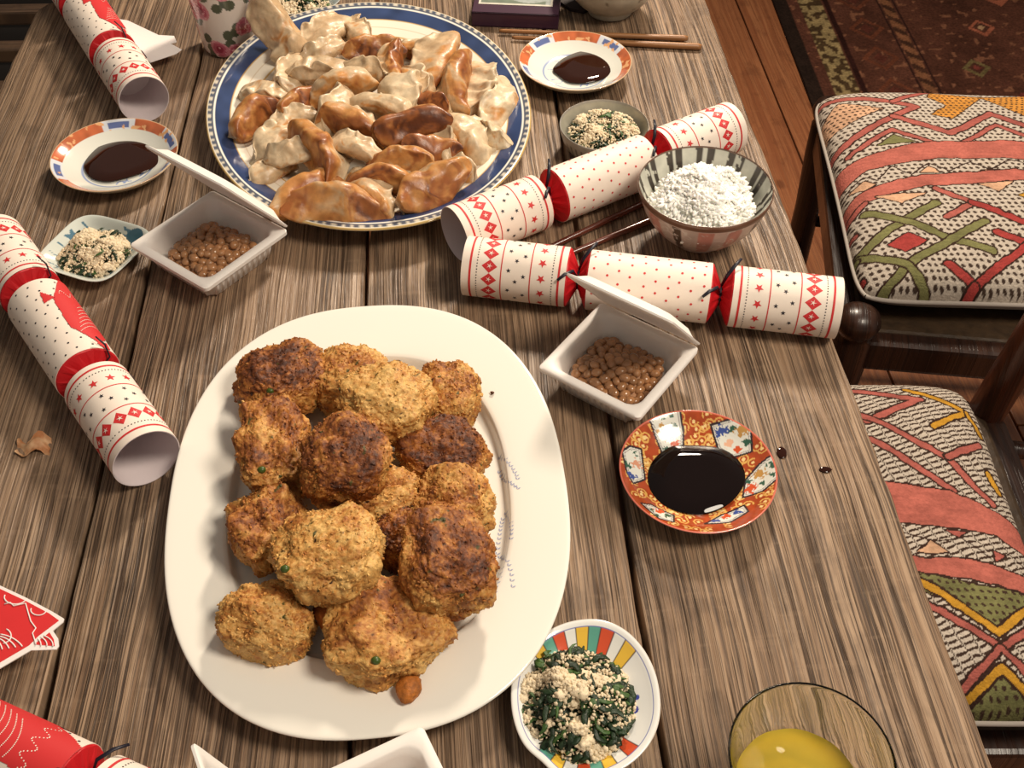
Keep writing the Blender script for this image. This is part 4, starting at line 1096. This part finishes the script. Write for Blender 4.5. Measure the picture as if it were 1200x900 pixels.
# ------------------------------------------------------------------ paper crackers
CR = .0260; SEG = 96
def ring_v(s, r, n=SEG): 
    a = np.arange(n) * 2 * math.pi / n; return np.c_[np.full(n, s), r * np.cos(a), r * np.sin(a)]
BAR = .0895; MID = .103; NECK = .0092        # barrel, middle and neck half-length
def on_tube(s, arc, r): a = arc / r; return (s, r * math.cos(a), r * math.sin(a))
class Ink:
    def __init__(s, r): s.m = MB(); s.r = r + .00022; s.C = 2 * math.pi * r
    def band(s, s0, s1, mi): s.m.rings(np.array([ring_v(s0, s.r), ring_v(s1, s.r)]), True, mi=mi)
    def fan(s, pts, mi, ctr=None):
        c = np.mean(pts, 0) if ctr is None else ctr
        v = [on_tube(c[0], c[1], s.r)] + [on_tube(a, b, s.r) for a, b in pts]; n = len(pts)
        s.m.add(v, [(0, i + 1, (i + 1) % n + 1) for i in range(n)], mi)
    def star(s, x, y, R0, mi, rot=0.0, k=.42):
        s.fan([(x + (R0 if i % 2 == 0 else R0 * k) * math.cos(rot + i * math.pi / 5), y + (R0 if i % 2 == 0 else R0 * k) * math.sin(rot + i * math.pi / 5)) for i in range(10)], mi, (x, y))
    def dot(s, x, y, R0, mi, n=8): s.fan([(x + R0 * math.cos(i * 2 * math.pi / n), y + R0 * math.sin(i * 2 * math.pi / n)) for i in range(n)], mi, (x, y))
    def diamond(s, x, y, a, b, mi): s.fan([(x + a, y), (x, y + b), (x - a, y), (x, y - b)], mi, (x, y))
def barrel_ink(sgn):
    """printed bands of an end barrel; s runs from 0 at the open end"""
    I = Ink(CR); X = lambda f: sgn * (MID / 2 + NECK * 2 + BAR - f * BAR)
    for f, wv in ((.085, .020), (.385, .010), (.665, .010), (.935, .020)): I.band(X(f - wv / 2), X(f + wv / 2), 0)
    for f in (.15, .875):
        for k in range(64): I.dot(X(f), I.C * k / 64, .00062, 1, 5)
    n = 14
    for k in range(n):
        y = I.C * (k + .5) / n; I.diamond(X(.27), y, .0068, I.C / n / 2 * .98, 0)
        keep = I.r; I.r += .00012; I.star(X(.27), y, .0028, 2, 0, .25); I.r = keep
    for k in range(12):
        I.star(X(.77), I.C * (k + .3) / 12, .0040, 0, .3)
    for j, f in enumerate((.455, .525, .600)):
        for k in range(9): I.star(X(f), I.C * (k + [0, .5, .22][j]) / 9, .00215, 1, k * .7)
    return I.m.mesh('printed_bands', [red_ink, black_ink, paper], False)
def mid_ink(bird):
    I = Ink(CR); rs = np.random.default_rng(2)
    rows, n = 10, 15
    for i in range(rows):
        for k in range(n):
            x = -MID / 2 + MID * (i + .5) / rows + rs.uniform(-.0012, .0012); y = I.C * (k + (i % 2) * .5) / n + rs.uniform(-.0012, .0012)
            I.dot(x, y, .00115 if not bird else .0010, 1 if bird else 0, 6)
    if bird:
        keep = I.r
        I.r += .0003
        def patch(poly, mi, st=.0009):
            # fill a polygon in unrolled space with small quads so that it hugs the tube
            xs = np.arange(-MID / 2, MID / 2, st); ys = np.arange(0, I.C, st)
            for a in xs:
                cen = np.c_[np.full(len(ys), a + st / 2), ys + st / 2]; ok = in_poly(cen, poly)
                for b in ys[ok]: I.m.add([on_tube(a, b, I.r), on_tube(a + st, b, I.r), on_tube(a + st, b + st, I.r), on_tube(a, b + st, I.r)], [(0, 1, 2, 3)], mi)
        q = I.C / 4
        body = [(-.045, q - .012), (-.02, q - .026), (.02, q - .024), (.058, q - .004), (.058, q + .016), (.03, q + .022), (.0, q + .018), (-.03, q + .004)]
        patch(body, 0)
        patch([(-.058, q - .006), (-.045, q - .014), (-.040, q - .002)], 0); patch([(.018, q - .032), (.034, q - .030), (.022, q - .022)], 0)
        I.r += .0002
        for k in range(7):                        # white feather lines
            for t in np.linspace(0, 1, 26):
                I.dot(-.028 + .006 * k + .010 * math.sin(t * 2.2), q - .020 + .026 * t + .002 * k, .00045, 2, 5)
        for t in np.linspace(0, 1, 40): I.dot(.028 + .004 * math.sin(t * 22), q - .016 + .036 * t, .0005, 2, 5)
        I.r = keep
    return I.m.mesh('printed_dots', [red_ink, black_ink, paper], False)
def cracker_meshes():
    d = {}
    for sgn, nm in ((-1, 'b0'), (1, 'b1')):
        a, b = sgn * (MID / 2 + NECK * 2), sgn * (MID / 2 + NECK * 2 + BAR)
        n = SEG; t_ = .0007
        scal = ring_v(a, CR)
        V = [ring_v(a, CR), ring_v(a + (b - a) * .5, CR), ring_v(b, CR)]
        V2 = [ring_v(b, CR), ring_v(b, CR - t_), ring_v(a + (b - a) * .35, CR - t_), ring_v(a + (b - a) * .30, .002)]
        m = MB(); m.rings(np.array(V), True, mi=0); m.rings(np.array(V2), True, False, True, mi=1)
        d[nm] = m.mesh('barrel', [paper, paper_in], True); d[nm].set_sharp_from_angle(angle=R(40))
        d['i' + nm] = barrel_ink(sgn)
        # red gathered neck: two pleated cones meeting at the tie
        m = MB(); n = 48; a_ = np.arange(n) * 2 * math.pi / n; rg = []
        for s, r_, pl in ((0, CR - .0003, 0), (.0012, CR * .96, .02), (.0045, CR * .66, .10), (NECK, .0075, .22), (NECK * 2 - .0045, CR * .66, .10), (NECK * 2 - .0012, CR * .96, .02), (NECK * 2, CR - .0003, 0)):
            rr = r_ * (1 + pl * np.sign(np.sin(a_ * 12)) * .6); rg.append(np.c_[np.full(n, sgn * (MID / 2 + s)), rr * np.cos(a_), rr * np.sin(a_)])
        m.rings(np.array(rg), True); d['n' + nm] = m.mesh('neck', red_paper, False)
        m = MB(); s0 = sgn * (MID / 2 + NECK)
        m.tube([(s0, .0085 * math.cos(q), .0085 * math.sin(q)) for q in np.linspace(0, 6.283, 24)], .0013, 6)
        rs = np.random.default_rng(3 if sgn > 0 else 8)
        for e, (dx, dy, dz) in enumerate(((.012, .016, .019), (-.014, -.012, .017))):
            m.tube([(s0, .004 * (1 - 2 * e), .0085), (s0 + dx * .25, dy * .4, .0085 + dz * .75), (s0 + dx * .7, dy * .9, .0085 + dz * .95), (s0 + dx * 1.1, dy * 1.4, .0085 + dz * .9)], [.0012, .0016, .0016, .0012], 6, flat=.5)
        d['r' + nm] = m.mesh('ribbon', ribbon_m, True)
    m = MB(); m.rings(np.array([ring_v(-MID / 2, CR - .003), ring_v(-MID / 2, CR), ring_v(0, CR), ring_v(MID / 2, CR), ring_v(MID / 2, CR - .003)]), True)
    d['mid'] = m.mesh('middle_tube', paper, True); d['mid'].set_sharp_from_angle(angle=R(40))
    d['dots'] = mid_ink(False); d['bird'] = mid_ink(True)
    return d
CM = cracker_meshes()
def cracker(label, p, q, roll, bird=False, anchor=0.5):
    """p, q: photo pixels on the axis; anchor: where between the open ends the point p lies (0..1)"""
    A = G(*p, CR); B = G(*q, CR); dv = (B - A).normalized(); yaw = math.atan2(dv.y, dv.x)
    tot = MID + 4 * NECK + 2 * BAR
    c = A + dv * ((.5 - anchor) * tot)
    t = thing('paper_cracker', label, 'cracker', (c.x, c.y, TZ + CR + .0003))
    t.rotation_euler = (Matrix.Rotation(yaw, 3, 'Z') @ Matrix.Rotation(R(roll), 3, 'X')).to_euler()
    for nm in ('b0', 'b1'):
        b = link('barrel', CM[nm], t); link('printed_bands', CM['i' + nm], b); link('neck', CM['n' + nm], t); link('ribbon', CM['r' + nm], t)
    mo = link('middle_tube', CM['mid'], t); link('printed_bird' if bird else 'printed_dots', CM['bird' if bird else 'dots'], mo)
    return t
cracker('red-dotted white paper cracker lying behind the rice bowl', (533, 275), (871, 144), 10, anchor=0.0)
cracker('red-dotted white paper cracker lying behind the open natto box', (760, 336), (978, 361), 20, anchor=0.5)
ck = cracker('white paper cracker with red bird print lying beside the square salad dish', (172, 538), (35, 341), 70, True, anchor=0.0)
dk = cracker('white paper cracker with red bird print at the table corner by the floral cup', (169, 117), (92, 0), 60, True, anchor=0.0)
ek = cracker('white paper cracker with red bird print at the near end of the table', (5, 884), (120, 938), -20, True, anchor=0.5)

def card(name, pts, z, thick, mats, parent, zf=None, border=None):
    """a die-cut paper shape: outline in photo pixels at height z"""
    P = [G(px, py, z) for px, py in pts]
    bpy.context.view_layer.update()
    inv = parent.matrix_world.inverted() if parent else Matrix.Identity(4)
    m = MB(); n = len(P)
    top = [tuple(inv @ Vector((p.x, p.y, p.z + (zf(p) if zf else 0)))) for p in P]; bot = [tuple(inv @ Vector((p.x, p.y, p.z + (zf(p) if zf else 0) - thick))) for p in P]
    m.add(top + bot, [list(range(n)), list(range(2 * n - 1, n - 1, -1))] + [(i, (i + 1) % n, n + (i + 1) % n, n + i) for i in range(n)])
    o = m.obj(name, mats, parent, smooth=False)
    return o
bpy.context.view_layer.update()
# white paper wing that stands out from the corner cracker
wg = card('paper_wing', [(138, 22), (150, 24), (186, 41), (204, 42), (207, 49), (200, 51), (213, 58), (206, 63), (176, 73), (160, 60)], .016, .0006, white_card, dk)
# red bird tail of the near cracker, white edged
def zl(p): return 0
tail = card('bird_tail', [(-60, 672), (0, 686), (30, 700), (62, 717), (75, 725), (74, 729), (62, 739), (68, 748), (69, 757), (66, 761), (36, 762), (0, 783), (-60, 800)], .020, .0008, white_card, ek)
card('red_print', [(-60, 676), (0, 690), (28, 703), (58, 719), (69, 727), (45, 745), (34, 756), (0, 776), (-60, 792)], .0203, .0004, bright_red, tail)
card('red_print', [(40, 755), (58, 741), (63, 749), (64, 757)], .0203, .0004, bright_red, tail)
bpy.context.view_layer.update(); lines = MB(); inv = tail.matrix_world.inverted()
def pen(pts, r=.00045):
    lines.tube([tuple(inv @ (G(a, b, .0207))) for a, b in pts], r, 5)
def arc(cx, cy, rx, ry, a0, a1, n=14): return [(cx + rx * math.cos(R(a0 + (a1 - a0) * k / n)), cy + ry * math.sin(R(a0 + (a1 - a0) * k / n))) for k in range(n + 1)]
for k in range(4): pen(arc(-6, 772, 10 + 9 * k, 22 - 3 * k + 9 * k * .6, -80, -30))
pen(arc(18, 700, 13, 8, 200, 20)); pen(arc(45, 715, 9, 6, 200, 10)); pen([(5, 708), (12, 706), (16, 710), (30, 707), (33, 718), (36, 728), (42, 736), (38, 742), (40, 748), (42, 755)]); pen(arc(2, 745, 11, 9, -60, 80))
for k in range(3): pen(arc(40, 756, 8 + 7 * k, 9 + 2 * k, -60, 5), .0004)
lines.obj('pen_lines', white_card, tail)

# ------------------------------------------------------------------ chopsticks
def chopstick(label, p0, p1, z, r0, r1, mat, group=None, extend=None, square=False):
    A = G(*p0, z); B = G(*p1, z); d = (B - A); L = d.length
    if extend: L = extend
    m = MB(); n = 8
    m.tube([(0, 0, 0), (L * .02, 0, 0), (L * .5, 0, 0), (L * .98, 0, 0), (L, 0, 0)], [r0 * .7, r0, (r0 + r1) / 2, r1, r1 * .7], 4 if square else 10)
    o = m.obj('chopstick', mat, smooth=not square)
    o.location = A; o.rotation_euler = (0, 0, math.atan2(d.y, d.x)); tag(o, label, 'chopstick', group)
chopstick('thin pale wooden chopstick lying behind the orange-rimmed dish', (806, 45), (585, 36), .0045, .0036, .0022, pale_stick)
chopstick('thick-ended pale wooden chopstick lying close behind the orange-rimmed dish', (822, 55), (600, 44), .0040, .0040, .0022, pale_stick)
chopstick('dark lacquered chopstick lying close to the dotted cracker, by the rice bowl', (640, 292), (752, 239), .0042, .0027, .0040, lacquer, extend=.205)
chopstick('dark lacquered chopstick lying nearer the rice bowl foot', (668, 297), (768, 256), .0042, .0027, .0040, lacquer, extend=.165)

# ------------------------------------------------------------------ drinking glass with yellow tea
GL = G(952, 888, .085); 
gt = thing('drinking_glass', 'clear tumbler of yellow tea standing near the table edge', 'glass', (GL.x, GL.y, TZ), (0, 0, R(10)))
GH = .085
def faceted(r, z, k=0.0, n=64):
    a = np.arange(n) * 2 * math.pi / n; f = 1 - k * (1 - np.abs(np.cos(a * 5))) ; return np.c_[r * f * np.cos(a), r * f * np.sin(a), np.full(n, z)]
outer = [(.001, 0, 0), (.026, 0, .03), (.0295, .003, .05), (.0315, .02, .06), (.0350, .036, .045), (.0405, .055, .0), (.0438, .072, 0), (.0451, GH - .004, 0), (.0454, GH - .0008, 0), (.0453, GH - .0003, 0), (.0450, GH, 0)]
inner = [(.0446, GH, 0), (.0443, GH - .0003, 0), (.0442, GH - .0008, 0), (.0440, GH - .004, 0), (.0427, .072, 0), (.0388, .055, 0), (.0330, .036, .03), (.0290, .020, .04), (.0262, .011, .03), (.022, .0085, .02), (.001, .0085, 0)]
m = MB(); m.rings(np.array([faceted(r, z, k) for r, z, k in outer + inner]), True, True, True); m.obj('tumbler', glass, gt, sharp=50)
def tea_mat():
    m_ = bpy.data.materials.new('yellow_tea'); m_.use_nodes = True; b = m_.node_tree.nodes['Principled BSDF']
    b.inputs['Base Color'].default_value = (1.0, 0.74, 0.09, 1); b.inputs['Transmission Weight'].default_value = 0.62; b.inputs['IOR'].default_value = 1.33; b.inputs['Roughness'].default_value = 0
    return m_
tea = [(.001, .0087, 0), (.0218, .0087, .02), (.0260, .0112, .03), (.0288, .020, .04), (.0328, .036, .03), (.0358, .0455, .01), (.0354, .046, .01), (.001, .046, 0)]
m = MB(); m.rings(np.array([faceted(r * 1.012, z, k) for r, z, k in tea]), True, True, True); o = m.obj('tea', tea_mat()); o.location = (GL.x, GL.y, TZ); o.rotation_euler = (0, 0, R(10)); tag(o, 'yellow tea in the clear tumbler', 'drink')

# ------------------------------------------------------------------ floral cup
FC = G(266, 68, .0)
def floral_cols(x, y, r, th, top):
    z = FZ; P = np.c_[np.cos(th) * .035, np.sin(th) * .035, z]
    c = np.tile(lin((214, 204, 196)), (len(r), 1))
    rs = np.random.default_rng(14)
    for k in range(60):
        a = rs.uniform(0, 6.283); zz = rs.uniform(0, .09); ctr = np.array([.035 * math.cos(a), .035 * math.sin(a), zz]); d = np.linalg.norm(P - ctr, axis=1) * (1 + .25 * vn(P, 120, k))
        m_ = d < .006; c[m_] = lin((84, 88, 72))
    for k in range(30):
        a = k * .72 + rs.uniform(-.2, .2); zz = [.010, .036, .060, .084][k % 4] + rs.uniform(-.006, .006); ctr = np.array([.035 * math.cos(a), .035 * math.sin(a), zz]); d = np.linalg.norm(P - ctr, axis=1) * (1 + .2 * vn(P, 90, k))
        c[d < .0108] = lin((200, 128, 140)); c[d < .0080] = lin((176, 84, 104)); c[d < .0045] = lin((140, 44, 66))
        m_ = (d < .0108) & (np.abs(vn(P, 200, k)) < .10); c[m_] = lin((224, 170, 178))
    return c
fprof = resample(smooth_prof([(0, .006), (.026, .006), (.029, .012), (.033, .05), (.0355, .092), (.0358, .095), (.037, .095), (.0372, .092), (.0345, .05), (.0305, .006), (.028, .001), (.024, .0), (0, .0)], 1), .0012)
FZ = np.repeat(fprof[:, 1], 200)
cup = thing('floral_cup', 'white cup printed with pink roses beside the dumpling platter', 'cup', (FC.x, FC.y + .026, TZ))
turned(fprof, 200, None, floral_cols).obj('cup_body', painted, cup, use_col=True)

# ------------------------------------------------------------------ purple book
bk_p0, bk_p1 = G(553, 33, 0), G(650, 37, 0)
bd = bk_p1 - bk_p0; byaw = math.atan2(bd.y, bd.x); bw = bd.length + .004; bh = .15; bt = .018
book = thing('book', 'purple book with a grey picture panel lying beyond the orange-rimmed dish', 'book', (bk_p0.x, bk_p0.y + .004, TZ), (0, 0, byaw))
purple = M('purple_cover', (62, 36, 54), rough=0.35, coat=0.2); pages = M('book_pages', (206, 196, 176), rough=0.8); 
m = MB(); m.box((bw / 2, bh / 2, bt - .0012), (bw, bh, .0024), bev=.0006); m.box((bw / 2, bh / 2, .0012), (bw, bh, .0024), bev=.0006); m.box((bw / 2, .0012, bt / 2), (bw, .0024, bt), bev=.0006); m.obj('cover', purple, book, smooth=False)
m = MB(); m.box((bw / 2, bh / 2 + .001, bt / 2), (bw - .006, bh - .008, bt - .005)); m.obj('page_block', pages, book, smooth=False)
def pic_cols():
    nx, ny = 90, 120; u, v = np.meshgrid(np.linspace(0, 1, nx), np.linspace(0, 1, ny)); u, v = u.ravel(), v.ravel(); P3 = np.c_[u * 3, v * 4, 0 * u]
    c = np.tile(lin((150, 152, 142)), (len(u), 1)) * (1 + .35 * vn(P3 * np.array([1, 3, 1]), 2, 3))[:, None]
    rightpart = u > .48
    c[rightpart] = lin((158, 164, 160)) * (1 + .12 * vn(P3[rightpart], 6, 5))[:, None]
    rows = rightpart & (np.abs((v * 22) % 1 - .5) < .16) & (v > .16) & (u < .92) & (vn(P3 * np.array([12, 1, 1]), 2, 6) > -.3); c[rows] = lin((104, 108, 108))
    hill = (v < .10 + .05 * np.sin(u * 7)) & (u < .9); c[hill] = lin((112, 122, 108))
    e = (u < .025) | (u > .975) | (v < .03) | (v > .97); c[e] = lin((206, 200, 186))
    return nx, ny, u, v, c
nx, ny, u, v, c = pic_cols()
m = MB(); m.rings(np.c_[.006 + u * (bw - .014), .020 + v * .118, np.full(len(u), bt + .0003)].reshape(ny, nx, 3), closed_u=False, cols=c); m.obj('picture_panel', painted_soft, book, use_col=True)

# dark folded cloth between book and bowl
fp = [G(a, b, .004) for a, b in ((656, -14), (672, -10), (692, 9), (684, 13), (668, 10), (657, 2))]
m = MB(); n = len(fp); cx = sum(fp, Vector()) / n
m.add([tuple(p - cx) for p in fp] + [(p.x - cx.x, p.y - cx.y, p.z - cx.z - .0035) for p in fp], [list(range(n)), list(range(2 * n - 1, n - 1, -1))] + [(i, (i + 1) % n, n + (i + 1) % n, n + i) for i in range(n)])
o = m.obj('folded_cloth', M('dark_cloth', (44, 30, 28), rough=.7, var=(60, .3)), smooth=False); o.location = cx; tag(o, 'small dark flat scrap of cloth between the book and the grey bowl', 'cloth')

# ------------------------------------------------------------------ paper scrap, drips
sp = G(40, 524, 0); m = MB(); g = 9
V = np.zeros((g, g, 3))
for i in range(g):
    for j in range(g):
        a, b = (i / (g - 1) - .5), (j / (g - 1) - .5); V[i, j] = (a * .026, b * .017 + .003 * math.sin(a * 9), .0035 + .0028 * math.sin(a * 7 + 1) + .002 * math.cos(b * 9 + a * 4))
V2 = V.copy(); V2[:, :, 2] -= .0009
m.rings(V, False); m.rings(V2, False)
for e0, e1 in ((V[0], V2[0]), (V[-1], V2[-1]), (V[:, 0], V2[:, 0]), (V[:, -1], V2[:, -1])): m.rings(np.array([e0, e1]), False)
o = m.obj('paper_scrap', M('tan_scrap', (206, 170, 132), rough=.6, var=(90, 1), col2=(170, 112, 70)), smooth=True); o.location = (sp.x, sp.y, TZ - .0003); o.rotation_euler = (0, 0, R(8)); tag(o, 'small curled tan scrap lying on the left plank', 'scrap')
for (px, py, a, b, lab) in ((967, 551, .0048, .0030, 'dark soy drop on the bare plank near the table edge'), (916, 531, .0040, .0058, 'brown soy drip on the plank at the rim of the orange and gold dish')):
    p = G(px, py, 0); m = MB(); q = ICO3[0] * np.array([a, b, .0009]) * (1 + .12 * vn(ICO3[0], 2, px))[:, None]; m.add(q, ICO3[1]); o = m.obj('soy_drop', soy_thin); o.location = p + Vector((0, 0, .0006)); tag(o, lab, 'drop')
